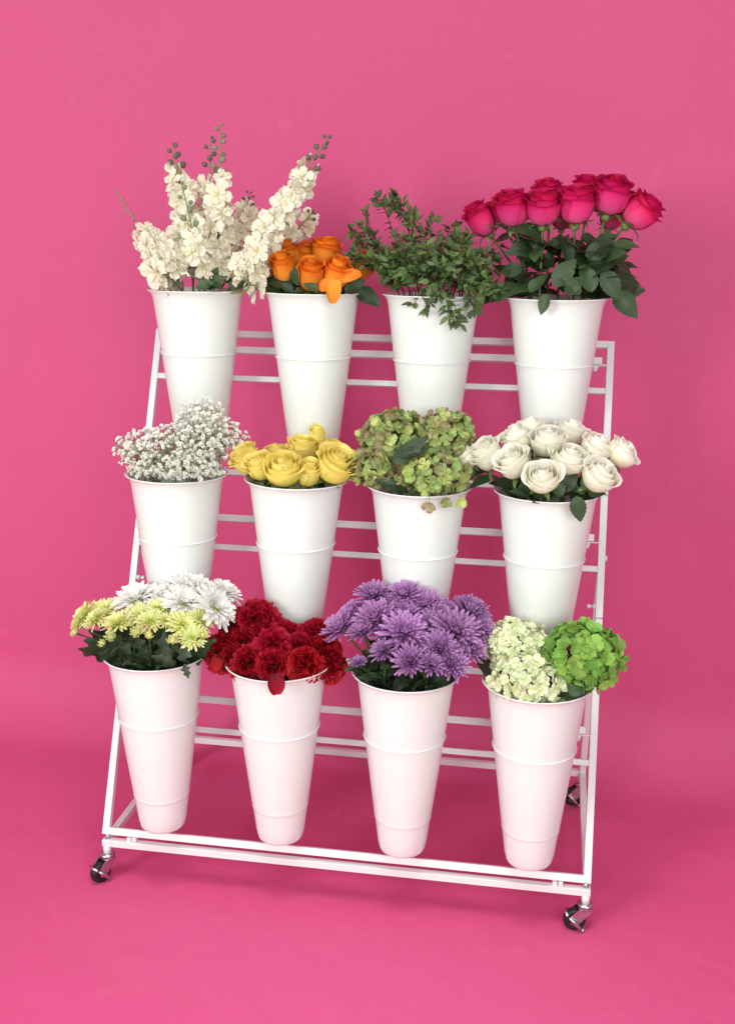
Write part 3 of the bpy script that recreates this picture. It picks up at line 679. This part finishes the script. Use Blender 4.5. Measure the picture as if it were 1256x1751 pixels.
# ------------------------------------------------------------------ carnations
def carnation_mesh(seed):
    r = rng(seed); mb = MB(); n = 36
    for k in range(n):
        fr = (k + .5) / n; ph = R(6 + 98 * fr ** .75) + r.uniform(-.12, .12); th = k * 2.39996 + r.uniform(-.2, .2)
        L = r.uniform(.82, 1.05) * (0.86 + .14 * fr); wd = r.uniform(.72, 1.0); a1, a2, a3 = (r.uniform(0, 6.28) for _ in range(3)); amp = r.uniform(.08, .15)
        bend = r.uniform(-.2, .5); tw = r.uniform(-.6, .6)
        def fn(u, v):
            ww = wd * (.12 + .88 * v ** 1.2)
            l = L * v * (1 - .16 * u * u) + (0.022 * (1 if round((u + 1) * 7) % 2 else -1) if v > .99 else 0)
            rf = v * v * amp * (math.sin(5.5 * u + a1) + .7 * math.sin(10 * u + a2))
            a = ph + bend * v * v * (0.6 if fr > .3 else -.3)
            x = math.sin(a) * l; z = math.cos(a) * l
            nx, nz = -math.cos(a), math.sin(a)
            y = u * ww * .5
            cs, sn = math.cos(tw * v), math.sin(tw * v)
            yy = y * cs - rf * sn; rf2 = y * sn + rf * cs
            return (x + nx * rf2, yy, z + nz * rf2)
        mb.grid(fn, 14, 5, Matrix.Rotation(th, 4, 'Z'))
    return mb.mesh('petals', 'carnation')
CARN = [carnation_mesh(200 + i) for i in range(5)]
CCAL = MB().lathe([(0, -.62), (.10, -.60), (.15, -.50), (.17, -.2), (.20, 0.05), (.26, .22), (.16, .1), (0, 0)], 12).mesh('calyx', 'calyx')
def carnations():
    key = (1, 1); c = BK[key]; r = rng(61); things = []
    sp = [(405, 1062, 62, .06), (438, 1052, 74, .05), (542, 1084, 66, .04), (490, 1084, 62, .03), (412, 1092, 60, .02), (375, 1108, 60, 0), (518, 1104, 62, 0), (558, 1108, 60, .01), (466, 1100, 66, -.02), (395, 1122, 52, -.02), (422, 1130, 58, -.045), (466, 1132, 58, -.055), (522, 1130, 60, -.045), (565, 1130, 58, .0), (448, 1078, 52, .03)]
    rk = ranks([s[0] for s in sp])
    for i, (px, py, d, dy) in enumerate(sp):
        P = U(px, py, c.y + dy); rad = d * mpp(P) / 2; n = facing(P, c, 1, .45, .55)
        base = P - n * rad * .35
        path = stem_path(base - n * rad * .5, n, c, r)
        t = thing('carnation', 'ruffled red carnation, %s in its bucket' % rk[i], 'carnation', path[-1], 'red carnations in the bottom row bucket')
        M = frame(base, n, r.uniform(0, 6.28), rad * r.uniform(1.12, 1.3))
        part('stem', MB().tube(path, .0022, 6).mesh('stem', 'stem'), t); part('calyx', CCAL, t, M)
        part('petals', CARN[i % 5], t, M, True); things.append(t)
        for k in range(4):
            j = r.randint(3, 6); B = path[j]; a = r.uniform(0, 6.28); 
            leaf_between(SPRIG_LEAF[k % 4], B, B + Vector((math.cos(a) * .6, math.sin(a) * .6, .6)) * r.uniform(.03, .06), t, r.uniform(-.5, .5))
    loose_petals([things[11]], [(468, 1152, 473, 1188, -.112, -.120, .85)], key, 'carnation', r)
    loose_petals([things[5]], [(376, 1120, 370, 1147, -.03, -.05, .85)], key, 'carnation', r)
carnations()

# ------------------------------------------------------------------ chrysanthemums
def mum_mesh(m, seed, n, ph0, ph1, w, inc, L0=.5, pw=.7, start=.0, cup=.5, flat=0.0):
    r = rng(seed); mb = MB()
    for k in range(n):
        fr = (k + .5) / n; th = k * 2.39996 + r.uniform(-.1, .1)
        ph = R(ph0 + (ph1 - ph0) * fr ** pw) + r.uniform(-.09, .09)
        L = (L0 + (1 - L0) * fr ** .7) * r.uniform(.88, 1.06); wd = w * r.uniform(.85, 1.15); b = inc * r.uniform(.5, 1.3); s = start * fr
        tw = r.uniform(-.5, .5)
        def fn(u, v):
            l = v * L; a = ph - b * v * v
            # integrate the curve roughly
            am = ph - b * v * v / 3
            x = s * math.sin(ph) + math.sin(am) * l; z = math.cos(am) * l
            ww = wd * (0.30 + .70 * min(1, v * 1.7)) * (1 if v < .7 else .92 if v < .9 else .5)
            lift = cup * abs(u) * ww * .7
            nx, nz = -math.cos(a), math.sin(a)
            y = u * ww * .5; 
            return (x + nx * (lift + tw * y * v), y, z + nz * (lift + tw * y * v))
        mb.grid(fn, 2, 5, Matrix.Rotation(th, 4, 'Z'))
    return mb.mesh('petals', m)
PURP = [mum_mesh('purple', 300 + i, 105, 4, 98, .155, .70, .40, .72, .05, .75) for i in range(6)]
WMUM = [mum_mesh('white_mum', 320 + i, 80, 24, 100, .215, .22, .52, .7, .14, .4) for i in range(6)]
LIME = [mum_mesh('lime', 340 + i, 76, 18, 96, .165, .10, .40, .62, .2, .3) for i in range(6)]
LBUD = [mum_mesh('lime', 350 + i, 60, 5, 75, .26, 1.5, .75, .8, .1, .4) for i in range(2)]
LEYE = MB().ball((0, 0, .06), .26, 10, 6, .6).mesh('eye', 'lime_eye')
MCAL = MB().lathe([(0, -.26), (.07, -.25), (.10, -.18), (.26, -.06), (.34, .06), (.20, .02), (0, 0)], 12).mesh('calyx', 'calyx')
def mums(key, sp, meshes, name, label, group, seed, stem, nleaf, leaf, face, eye=None, lo=-.03, hi=.06, bud=False, scl=1.20):
    c = BK[key]; r = rng(seed); rk = ranks([s[0] for s in sp]); out = []
    for i, s in enumerate(sp):
        px, py, d, dy = s[:4]; kx = s[4] if len(s) > 4 else 0
        P = U(px, py, c.y + dy); rad = d * mpp(P) / 2; n = facing(P, c, *face, kx)
        n = (n + Vector((r.uniform(-.28, .28), r.uniform(-.25, .25), 0))).normalized()
        base = P - n * rad * .25; path = stem_path(base - n * rad * .2, n, c, r, .62)
        t = thing(name, label % rk[i], 'chrysanthemum', path[-1], group)
        M = frame(base, n, r.uniform(0, 6.28), rad * scl) @ Matrix.Diagonal((r.uniform(.92, 1.06), r.uniform(.92, 1.06), r.uniform(.8, 1.12), 1))
        part('stem', MB().tube(path, .0020, 6).mesh('stem', stem), t); part('calyx', MCAL, t, M)
        part('petals', meshes[i % len(meshes)], t, M, True)
        if eye: part('eye', eye, t, M)
        rim_leaves(t, path, r, nleaf, MUM_LEAF, leaf, 0, c, lo=lo, hi=hi)
        out.append(t)
    return out
w_m = mums((1, 0), [(231, 1018, 76, .03), (272, 1014, 78, .05), (327, 1000, 74, .07), (385, 1008, 56, .06, .3), (315, 1026, 66, .01), (372, 1034, 68, 0, .4), (283, 1034, 62, .02), (352, 1018, 66, .05, .2)], WMUM, 'chrysanthemum', 'large white chrysanthemum, %s of the white ones', 'white chrysanthemums in the bottom left bucket', 71, 'stem_dark', 3, .05, (1, .35, .45), LEYE)
l_m = mums((1, 0), [(138, 1050, 60, .0, -.4), (174, 1040, 56, .02, -.2), (131, 1066, 40, -.01, -.5), (198, 1034, 50, .04), (200, 1060, 54, -.04), (239, 1048, 52, -.02), (257, 1058, 50, -.05), (317, 1065, 60, -.05), (346, 1058, 48, -.02, .2), (329, 1087, 48, -.07, .1), (268, 1036, 42, .0), (160, 1056, 46, -.03, -.3), (285, 1060, 32, -.06)], LIME, 'chrysanthemum', 'open lime green chrysanthemum, %s of the lime ones', 'open lime chrysanthemums in the bottom left bucket', 72, 'stem_dark', 8, .046, (1, .4, .6), LEYE, scl=1.06)
l_b = mums((1, 0), [(234, 1082, 28, -.085), (191, 1091, 24, -.075), (176, 1101, 18, -.06, -.3), (255, 1088, 18, -.095), (296, 1096, 25, -.095), (130, 1082, 18, -.03, -.5), (222, 1066, 22, -.08), (346, 1086, 20, -.085, .2)], LBUD, 'chrysanthemum', 'small round lime chrysanthemum bud, %s of the buds', 'lime chrysanthemum buds in the bottom left bucket', 73, 'stem_dark', 8, .045, (1, .3, .5))
hero_leaves(l_m, [(205, 1128, 150, 1084, -.03, -.03, .2), (200, 1134, 138, 1096, -.01, -.01, .3), (215, 1136, 168, 1108, -.05, -.06, .2), (205, 1120, 160, 1070, .02, .02, .2), (225, 1126, 190, 1086, -.06, -.07, .1), (250, 1130, 236, 1088, -.07, -.075, .2), (280, 1132, 282, 1086, -.075, -.08, .2), (310, 1130, 322, 1092, -.07, -.075, .2), (325, 1120, 362, 1092, -.03, -.03, .2), (320, 1128, 366, 1112, -.02, -.02, .4), (240, 1140, 205, 1128, -.07, -.085, .3), (300, 1138, 262, 1116, -.085, -.09, .1), (315, 1136, 322, 1158, -.095, -.112, .1), (200, 1110, 164, 1096, .01, .0, .2)], (1, 0), MUM_LEAF, rr_)
p_m = mums((1, 2), [(640, 1012, 66, .06), (690, 1012, 72, .06), (728, 1030, 66, .05), (765, 1042, 66, .05), (806, 1040, 70, .05), (580, 1068, 72, .01, -.4), (640, 1054, 82, .0), (692, 1046, 66, .02), (617, 1076, 58, -.02, -.2), (692, 1076, 84, -.04), (737, 1070, 70, -.01), (780, 1076, 88, -.02, .1), (824, 1072, 66, .02, .4), (752, 1106, 70, -.06), (700, 1128, 62, -.09), (653, 1110, 50, -.06), (774, 1132, 64, -.07), (808, 1108, 58, -.02, .3), (612, 1130, 28, -.05), (672, 1104, 44, -.03), (726, 1104, 50, -.05), (600, 1046, 56, .04, -.3), (664, 1032, 56, .04), (660, 1082, 56, -.02), (716, 1092, 54, -.04), (796, 1086, 56, .0, .2), (752, 1050, 56, .03), (740, 1134, 48, -.09)], PURP, 'chrysanthemum', 'purple chrysanthemum, %s in its bucket', 'purple chrysanthemums in the bottom row bucket', 74, 'stem_dark', 7, .048, (1, .38, .55), lo=-.04, hi=.05, scl=1.12)

# ------------------------------------------------------------------ hydrangeas
def floret_mesh(m, seed, cup, size=1.0):
    r = rng(seed); mb = MB()
    for i in range(4):
        a = i * PI / 2 + r.uniform(-.15, .15); sc = r.uniform(.85, 1.1); cp = cup * r.uniform(.4, 1.5); w = r.uniform(.62, .78); wv = r.uniform(0, 6)
        def fn(u, v):
            x = (.06 + .94 * v) * sc * (1 - .10 * u * u * v)
            v = 1 - (1 - v) ** 1.7; x = (.06 + .94 * v) * sc * (1 - .10 * u * u * v)
            ww = w * 1.12 * (.12 + .88 * v ** .75) * math.sqrt(max(0.02, 1 - v ** 5))
            return (x, u * ww * sc, cp * v * v * .8 - .12 * u * u * (1 - cp) + .06 * math.sin(4 * v + wv) * u + (i % 2) * .04)
        mb.grid(fn, 4, 5, Matrix.Rotation(a, 4, 'Z'))
    mb.ball((0, 0, .05), .07, 6, 4)
    return mb.mesh('floret', m)
HYD = {k: [floret_mesh(k, 400 + 7 * j + i, cu) for i, cu in enumerate((.2, .5, .8, .35))] for j, k in enumerate(('hyd_green', 'hyd_pale', 'hyd_antique', 'hyd_antique_pink'))}
def hydrangea(key, px, py, rx, ry, dy, kinds, n, fs, label, seed, ndir=(0, -.35, 1), squash=.85, cup=1.0):
    c = BK[key]; r = rng(seed); P = U(px, py, c.y + dy); k = mpp(P); a = rx * k; b = ry * k
    nd = Vector(ndir).normalized(); base = P - nd * b * .6
    path = stem_path(base, nd, c, r)
    t = thing('hydrangea', label, 'hydrangea', path[-1], 'hydrangea heads')
    st = MB().tube(path, .0035, 7)
    for i in range(n):
        fz = 1 - 1.62 * (i + .5) / n; th = i * 2.39996 + r.uniform(-.2, .2)
        s = math.sqrt(max(0, 1 - fz * fz)); d = Vector((s * math.cos(th), s * math.sin(th), fz)); d = Vector((0, 0, 1)).rotation_difference(nd) @ d
        q = r.uniform(.86, 1.06)
        pos = P + Vector((d.x * a, d.y * (a + b) / 2, d.z * b)) * q
        nn = (d + Vector((r.uniform(-.5, .5), r.uniform(-.5, .5), r.uniform(-.3, .5)))).normalized()
        kd = r.choice(kinds)
        part('floret', r.choice(HYD[kd]), t, frame(pos, nn, r.uniform(0, 6.28), fs * r.uniform(.8, 1.15)))
        st.tube([base, (base + pos) / 2 + nd * .004, pos], .0008, 4, False)
    part('stem', st.mesh('stem', 'stem_pale'), t)
    return t
FSZ = .0165
h1 = hydrangea((1, 3), 882, 1108, 52, 46, .03, ['hyd_pale'], 130, .0125, 'pale cream green hydrangea head at the back left of its bucket', 81)
h2 = hydrangea((1, 3), 906, 1162, 66, 38, -.04, ['hyd_pale'], 150, .0125, 'pale cream green hydrangea head at the front, nearest the rim', 82, (0, -.5, .9))
h3 = hydrangea((1, 3), 994, 1122, 62, 52, -.01, ['hyd_green'], 150, .0160, 'bright green hydrangea head in the bottom right bucket', 83, (.3, -.45, .8))
h4 = hydrangea((2, 2), 676, 752, 56, 48, -.0, ['hyd_antique', 'hyd_antique', 'hyd_antique', 'hyd_antique_pink'], 150, .0138, 'mottled green hydrangea head, tallest one at upper left of its bucket', 84, (-.3, -.4, .9))
h5 = hydrangea((2, 2), 762, 752, 46, 46, .02, ['hyd_antique', 'hyd_antique', 'hyd_antique_pink'], 120, .0138, 'dark mottled green hydrangea head at upper right of its bucket', 85, (.3, -.3, .9))
h6 = hydrangea((2, 2), 640, 802, 38, 30, -.02, ['hyd_antique', 'hyd_antique_pink'], 66, .0130, 'mottled green hydrangea head drooping over the left of the rim', 86, (-.7, -.5, .5))
h7 = hydrangea((2, 2), 740, 810, 58, 34, -.05, ['hyd_antique', 'hyd_antique', 'hyd_antique', 'hyd_antique_pink'], 100, .0130, 'mottled green hydrangea head low at the front right of the rim', 87, (.2, -.7, .6))
hero_leaves([h3], [(850, 1160, 812, 1116, .0, -.01, .3)], (1, 3), BRONZE_LEAF, rr_)
hero_leaves([h3], [(975, 1190, 1000, 1150, -.07, -.06, .2), (985, 1195, 945, 1170, -.07, -.075, .3)], (1, 3), ROSE_LEAF, rr_)
hero_leaves([h4], [(670, 792, 734, 744, -.085, -.070, .5), (682, 780, 735, 762, -.085, -.070, .2), (690, 838, 640, 815, -.06, -.06, .2), (700, 842, 660, 832, -.07, -.075, .2)], (2, 2), DARK_LEAF, rr_)
hero_leaves([h7], [(720, 838, 690, 846, -.08, -.085, .2), (800, 820, 812, 800, -.03, -.03, .2)], (2, 2), ROSE_LEAF, rr_)
for q, (x, y, dd) in enumerate([(733, 868, -.113), (762, 858, -.108), (787, 856, -.10)]):
    cc = BK[(2, 2)]; Pq = U(x, y, cc.y + dd)
    part('floret', HYD['hyd_antique' if q else 'hyd_antique_pink'][q], h7, frame(Pq, (0.1 * q, -.8, -.3), q * 1.3, .0135))
    part('stalk', MB().tube([Pq, Pq + Vector((0, .008, .025)), U(x, 822, cc.y - .06)], .0008, 4).mesh('stalk', 'stem_pale'), h7)

# ------------------------------------------------------------------ delphiniums
def delph_floret(seed):
    r = rng(seed); mb = MB()
    for ring, (n, L, w, up) in enumerate(((5, 1.0, .50, .35), (5, .60, .36, .75))):
        for i in range(n):
            a = (i + .5 * ring) * 2 * PI / n + r.uniform(-.15, .15); sc = L * r.uniform(.85, 1.12); cp = up * r.uniform(.4, 1.4); wv = r.uniform(0, 6)
            def fn(u, v):
                v = 1 - (1 - v) ** 1.6; ww = w * 1.05 * (.10 + .90 * v ** .8) * math.sqrt(max(0.02, 1 - v ** 5))
                return ((.05 + v) * sc * (1 - .08 * u * u), u * ww * sc, cp * v * sc * .9 - .35 * cp * v * v + .07 * math.sin(5 * u + wv) * v + .10 * math.sin(3.5 * v + wv) * abs(u) + .05 * ring)
            mb.grid(fn, 5, 5, Matrix.Rotation(a, 4, 'Z'))
    mb.tube([Vector((0, 0, .02)), Vector((0, 0, -.25))], .05, 5)
    return mb.mesh('floret', 'delphinium')
DFL = [delph_floret(500 + i) for i in range(4)]
DBUD = MB().ball((0, 0, .5), .5, 9, 6, 1.15).mesh('bud', 'bud'); DBUD2 = MB().ball((0, 0, .5), .5, 9, 6, 1.15).mesh('bud', 'bud_dark')
def delphinium(pts, d0, d1, t0, t1, n, fs, nb, label, seed, dark=False, bs=.0135):
    """pts: base, middle, tip pixels; florets between t0 and t1 along the spike, buds above"""
    key = (3, 0); c = BK[key]; r = rng(seed)
    A, B, T_ = (U(x, y, c.y + d0 + (d1 - d0) * k) for (x, y), k in zip(pts, (0, .5, 1)))
    cp = B * 2 - (A + T_) * .5
    crv = [A * (1 - t) ** 2 + cp * 2 * t * (1 - t) + T_ * t * t for t in [i / 20 for i in range(21)]]
    low = stem_path(A, (crv[1] - crv[0]).normalized(), c, r, .5)
    path = list(reversed(crv)) + low[1:]
    t = thing('delphinium', label, 'delphinium', path[-1], 'cream delphiniums in the top left bucket')
    st = MB().tube(path, [.0010 + .0016 * min(1, i / 12) for i in range(len(path))], 6)
    def at(x): i = min(19, int(x * 20)); f = x * 20 - i; return crv[i] * (1 - f) + crv[i + 1] * f
    for i in range(n):
        x = t0 + (t1 - t0) * (i + r.uniform(.1, .9)) / n; p = at(x); ax = (at(min(1, x + .05)) - at(max(0, x - .05))).normalized()
        th = i * 2.39996 + r.uniform(-.3, .3)
        o1 = ax.orthogonal().normalized(); o2 = ax.cross(o1)
        o = o1 * math.cos(th) + o2 * math.sin(th); off = r.uniform(.012, .026) * (1.15 - .5 * max(0, (x - t0) / (t1 - t0)))
        q = p + o * off + ax * .006
        nn = (o + ax * r.uniform(-.1, .45) + (CAM - q).normalized() * .35).normalized()
        part('floret', r.choice(DFL), t, frame(q, nn, r.uniform(0, 6.28), fs * r.uniform(.8, 1.15) * (1.0 - .25 * max(0, (x - t0) / (t1 - t0)) ** 2)))
        st.tube([p, p + o * off * .6 + ax * .001, q], .0009, 4, False)
    for i in range(nb):
        x = t1 + (1 - t1) * (i + .6) / nb; p = at(min(1, x)); ax = (at(min(1, x)) - at(max(0, x - .06))).normalized()
        th = i * 2.2 + r.uniform(-.3, .3); o1 = ax.orthogonal().normalized(); o2 = ax.cross(o1); o = o1 * math.cos(th) + o2 * math.sin(th)
        k = 1 - .45 * i / nb; q = p + o * .009 * k + ax * .004
        if i == nb - 1: q = p
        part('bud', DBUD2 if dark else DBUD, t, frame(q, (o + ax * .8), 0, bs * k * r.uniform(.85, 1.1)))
        st.tube([p, q], .0007, 4, False)
    part('stem', st.mesh('stem', 'stem_pale'), t)
    return t
FS = .034
dl = [delphinium([(310, 480), (258, 420), (197, 322)], -.03, -.03, .0, .62, 20, FS, 9, 'cream delphinium spike with pale green tip leaning far left', 91, bs=.006),
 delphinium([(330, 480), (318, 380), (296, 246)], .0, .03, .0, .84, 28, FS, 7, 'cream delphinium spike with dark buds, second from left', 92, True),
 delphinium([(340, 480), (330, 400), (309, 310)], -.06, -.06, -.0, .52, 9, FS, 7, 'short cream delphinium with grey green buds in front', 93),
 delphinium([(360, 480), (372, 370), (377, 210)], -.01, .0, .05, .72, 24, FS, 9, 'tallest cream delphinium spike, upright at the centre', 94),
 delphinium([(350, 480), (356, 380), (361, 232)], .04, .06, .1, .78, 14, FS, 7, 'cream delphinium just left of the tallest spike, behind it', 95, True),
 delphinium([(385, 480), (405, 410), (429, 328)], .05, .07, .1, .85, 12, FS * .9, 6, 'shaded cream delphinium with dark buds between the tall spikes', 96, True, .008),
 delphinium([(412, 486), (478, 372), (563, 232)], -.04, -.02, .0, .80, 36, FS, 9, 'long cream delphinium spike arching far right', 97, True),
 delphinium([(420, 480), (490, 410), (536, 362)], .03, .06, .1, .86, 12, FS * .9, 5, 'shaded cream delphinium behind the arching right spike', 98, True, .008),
 delphinium([(296, 474), (278, 444), (262, 410)], -.085, -.085, .0, .95, 20, FS, 0, 'low cream delphinium cluster over the front left rim', 99),
 delphinium([(425, 492), (432, 460), (440, 430)], -.07, -.07, -.0, .95, 8, FS * .9, 0, 'low cream delphinium cluster over the right rim', 90)]
hero_leaves(dl, [(350, 492, 385, 470, -.07, -.07, .2), (380, 494, 350, 474, -.08, -.08, .4), (390, 490, 425, 482, -.07, -.07, .2), (360, 486, 372, 456, -.05, -.05, .2), (335, 492, 365, 482, -.085, -.085, .3), (395, 486, 380, 466, -.04, -.04, .2)], (3, 0), ROSE_LEAF, rr_)

# ------------------------------------------------------------------ leafy sprigs
def sprig(x0, x1, y1, d0, d1, sag, label, seed, nb=7, y0=500, ls=.021):
    key = (3, 2); c = BK[key]; r = rng(seed)
    A = U(x0, y0, c.y + d0); T_ = U(x1, y1, c.y + d1)
    mid = (A + T_) / 2 + Vector((0, 0, sag))
    crv = [A * (1 - t) ** 2 + mid * 2 * t * (1 - t) + T_ * t * t for t in [i / 16 for i in range(17)]]
    low = stem_path(A, Vector((0, 0, 1)), c, r, .6)
    path = list(reversed(crv)) + low[1:]
    t = thing('leafy_sprig', label, 'sprig', path[-1], 'green sprigs in the top row bucket')
    st = MB().tube(path, [.0007 + .0012 * min(1, i / 14) for i in range(len(path))], 5)
    def leaves(p, ax, n, spread):
        for i in range(n):
            th = r.uniform(0, 6.28); o1 = ax.orthogonal().normalized(); o = o1 * math.cos(th) + ax.cross(o1) * math.sin(th)
            d = (ax * r.uniform(.2, .9) + o * spread).normalized(); L = ls * r.uniform(.65, 1.25)
            leaf_between(r.choice(SPRIG_LEAF), p + d * .002, p + d * (.002 + L), t, r.uniform(-.9, .9))
    for i in range(3, 17):
        ax = (crv[min(16, i + 1)] - crv[i - 1]).normalized(); leaves(crv[i], ax, 3 if i > 13 else 2, 1.0)
    for b in range(nb):
        k = r.uniform(.15, .92); i = int(k * 16); p = crv[i]; ax = (crv[min(16, i + 1)] - crv[i - 1] if i else crv[1] - crv[0]).normalized()
        th = r.uniform(0, 6.28); o1 = ax.orthogonal().normalized(); o = o1 * math.cos(th) + ax.cross(o1) * math.sin(th)
        d = (ax * .8 + o * r.uniform(.6, 1.1) + Vector((0, 0, .15 if T_.z > A.z else -.4))).normalized(); L = r.uniform(.03, .055)
        bp = [p, p + d * L * .5 + Vector((0, 0, .003)), p + d * L]
        st.tube(bp, .0007, 4, False)
        for q in (.45, .7, .9, 1.0): leaves(p + d * L * q, d, 2 if q < .95 else 3, .9)
    part('stem', st.mesh('stem', 'stem_red'), t)
for i, (a, lab) in enumerate([((700, 655, 350, 0, .02, .02), 'tall leafy green sprig at upper left of the greenery'), ((715, 688, 346, .02, .03, .02), 'tallest upright leafy green sprig in the greenery'), ((690, 624, 396, -.02, .0, .03), 'leafy green sprig reaching left beside orange roses'),
        ((680, 604, 432, -.03, -.02, .03), 'lowest leafy green sprig reaching far left'), ((735, 726, 390, -.03, -.01, .02), 'leafy green sprig rising at the centre of the greenery'), ((750, 768, 388, .02, .03, .02), 'leafy green sprig right of the greenery centre'),
        ((765, 800, 402, .0, .02, .03), 'leafy green sprig leaning right towards the magenta roses'), ((775, 838, 430, -.02, -.01, .03), 'leafy green sprig overlapping the magenta rose leaves'), ((710, 660, 440, -.05, -.06, .02), 'short leafy green sprig at the front left of the greenery'),
        ((740, 745, 440, -.06, -.06, .02), 'short leafy green sprig at the front centre of the greenery'), ((770, 795, 455, -.05, -.05, .02), 'short leafy green sprig at the front right of the greenery'), ((760, 815, 470, .04, .04, .02), 'low leafy green sprig at the right back of the greenery'),
        ((720, 690, 462, -.07, -.08, .02), 'low leafy green sprig above the rim, left of centre'), ((704, 664, 472, -.05, -.06, .015), 'low leafy green sprig over the left end of the rim'), ((755, 770, 474, -.07, -.085, .02), 'low leafy green sprig above the rim, right of centre'), ((790, 830, 484, -.03, -.05, .02), 'low leafy green sprig crossing to the magenta rose bucket'), ((735, 725, 470, .0, .0, .02), 'low leafy green sprig deep in the middle of the greenery'), ((785, 800, 476, .02, .0, .02), 'low leafy green sprig deep at the right of the greenery')]):
    sprig(*a, lab, 600 + i, nb=8 if i < 8 else 12)
for i, (a, lab) in enumerate([((735, 734, 528, -.07, -.108, .055), 'green sprig drooping over the rim, left of three'), ((750, 766, 540, -.07, -.112, .06), 'green sprig drooping lowest over the bucket front'), ((780, 810, 534, -.06, -.085, .06), 'green sprig drooping over the right of the rim')]):
    sprig(*a, lab, 640 + i, nb=5, y0=480)

# ------------------------------------------------------------------ baby's breath
def gyp():
    key = (2, 0); c = BK[key]; r = rng(71)
    blobs = [(255, 765, 52, 36, 0), (300, 765, 60, 42, -.02), (350, 770, 48, 42, 0), (345, 718, 44, 38, .03), (375, 745, 42, 32, .02), (298, 794, 84, 22, -.05), (228, 775, 32, 26, .0), (320, 745, 40, 30, .03), (405, 752, 18, 10, .02), (200, 762, 9, 12, 0), (262, 804, 46, 14, -.035), (338, 804, 46, 14, -.035)]
    cnt = [170, 190, 170, 170, 120, 230, 60, 90, 12, 8, 120, 120]
    lab = ["baby's breath stem filling the left of its bucket", "baby's breath stem at the centre of its bucket", "baby's breath stem at the right of its bucket", "tallest baby's breath stem, rising at upper right", "baby's breath stem spreading right past the rim", "baby's breath stem low along the front rim", "baby's breath stem hanging over the left rim", "baby's breath stem at the back between two domes", "thin baby's breath twig sticking out to the right", "thin baby's breath twig sticking out to the left", "short baby's breath stem deep inside the left of the rim", "short baby's breath stem deep inside the right of the rim"]
    for b, (bx, by, rx, ry, dy) in enumerate(blobs):
        P = U(bx, by, c.y + dy); k = mpp(P)
        core = P - Vector((0, 0, ry * k * .9 + (.02 if b > 9 else 0))); core.x = c.x + (core.x - c.x) * .75
        rimz = c.z + HR
        path = stem_path(core, Vector((0, 0, 1)), c, r, .8)
        t = thing('babys_breath', lab[b], 'flower', path[-1], "baby's breath stems")
        st = MB().tube(path, .0012, 5); bl = MB()
        hubs = [P + Vector((r.uniform(-.6, .6) * rx * k, r.uniform(-.6, .6) * rx * k, r.uniform(-.7, .3) * ry * k)) for _ in range(max(3, cnt[b] // 5))]
        for h in hubs: st.tube([core, (core + h) / 2 + Vector((0, 0, .006)), h], [.0008, .0006, .0005], 4, False)
        for i in range(cnt[b]):
            while True:
                d = Vector((r.uniform(-1, 1), r.uniform(-1, 1), r.uniform(-1, 1)))
                if .35 < d.length < 1: break
            q = P + Vector((d.x * rx * k, d.y * .055, d.z * ry * k))
            rad_ = math.hypot(q.x - c.x, q.y - c.y)
            if q.z < rimz + .004 and rad_ > RIM * .86:
                q.z = rimz + r.uniform(.004, .02)
            h = min(hubs, key=lambda x: (x - q).length)
            st.tube([h, (h + q) / 2 + Vector((0, 0, .003)), q], .00042, 3, False)
            ax = (q - core).normalized(); ax = (ax + Vector((r.uniform(-.6, .6), r.uniform(-.9, .3), r.uniform(-.3, .6)))).normalized()
            s = r.choice((.0034, .0042, .0052, .0060, .0068)); M = frame(q, ax, r.uniform(0, 6), s)
            # a puff of small petals
            for j in range(9):
                a = j * 2.39996; e = .25 + 1.15 * (j / 8)
                bl.grid(lambda u, v: ((math.sin(e) * v + .05) * (1 if v < .9 else .9), u * .46 * (.4 + .6 * math.sin(PI * min(1, .1 + .75 * v))), math.cos(e) * v * .9 + .1 * v), 2, 2, M @ Matrix.Rotation(a, 4, 'Z'))
        part('stem', st.mesh('stem', 'stem_pale'), t); part('blossoms', bl.mesh('blossoms', 'gyp'), t, None, True)
gyp()
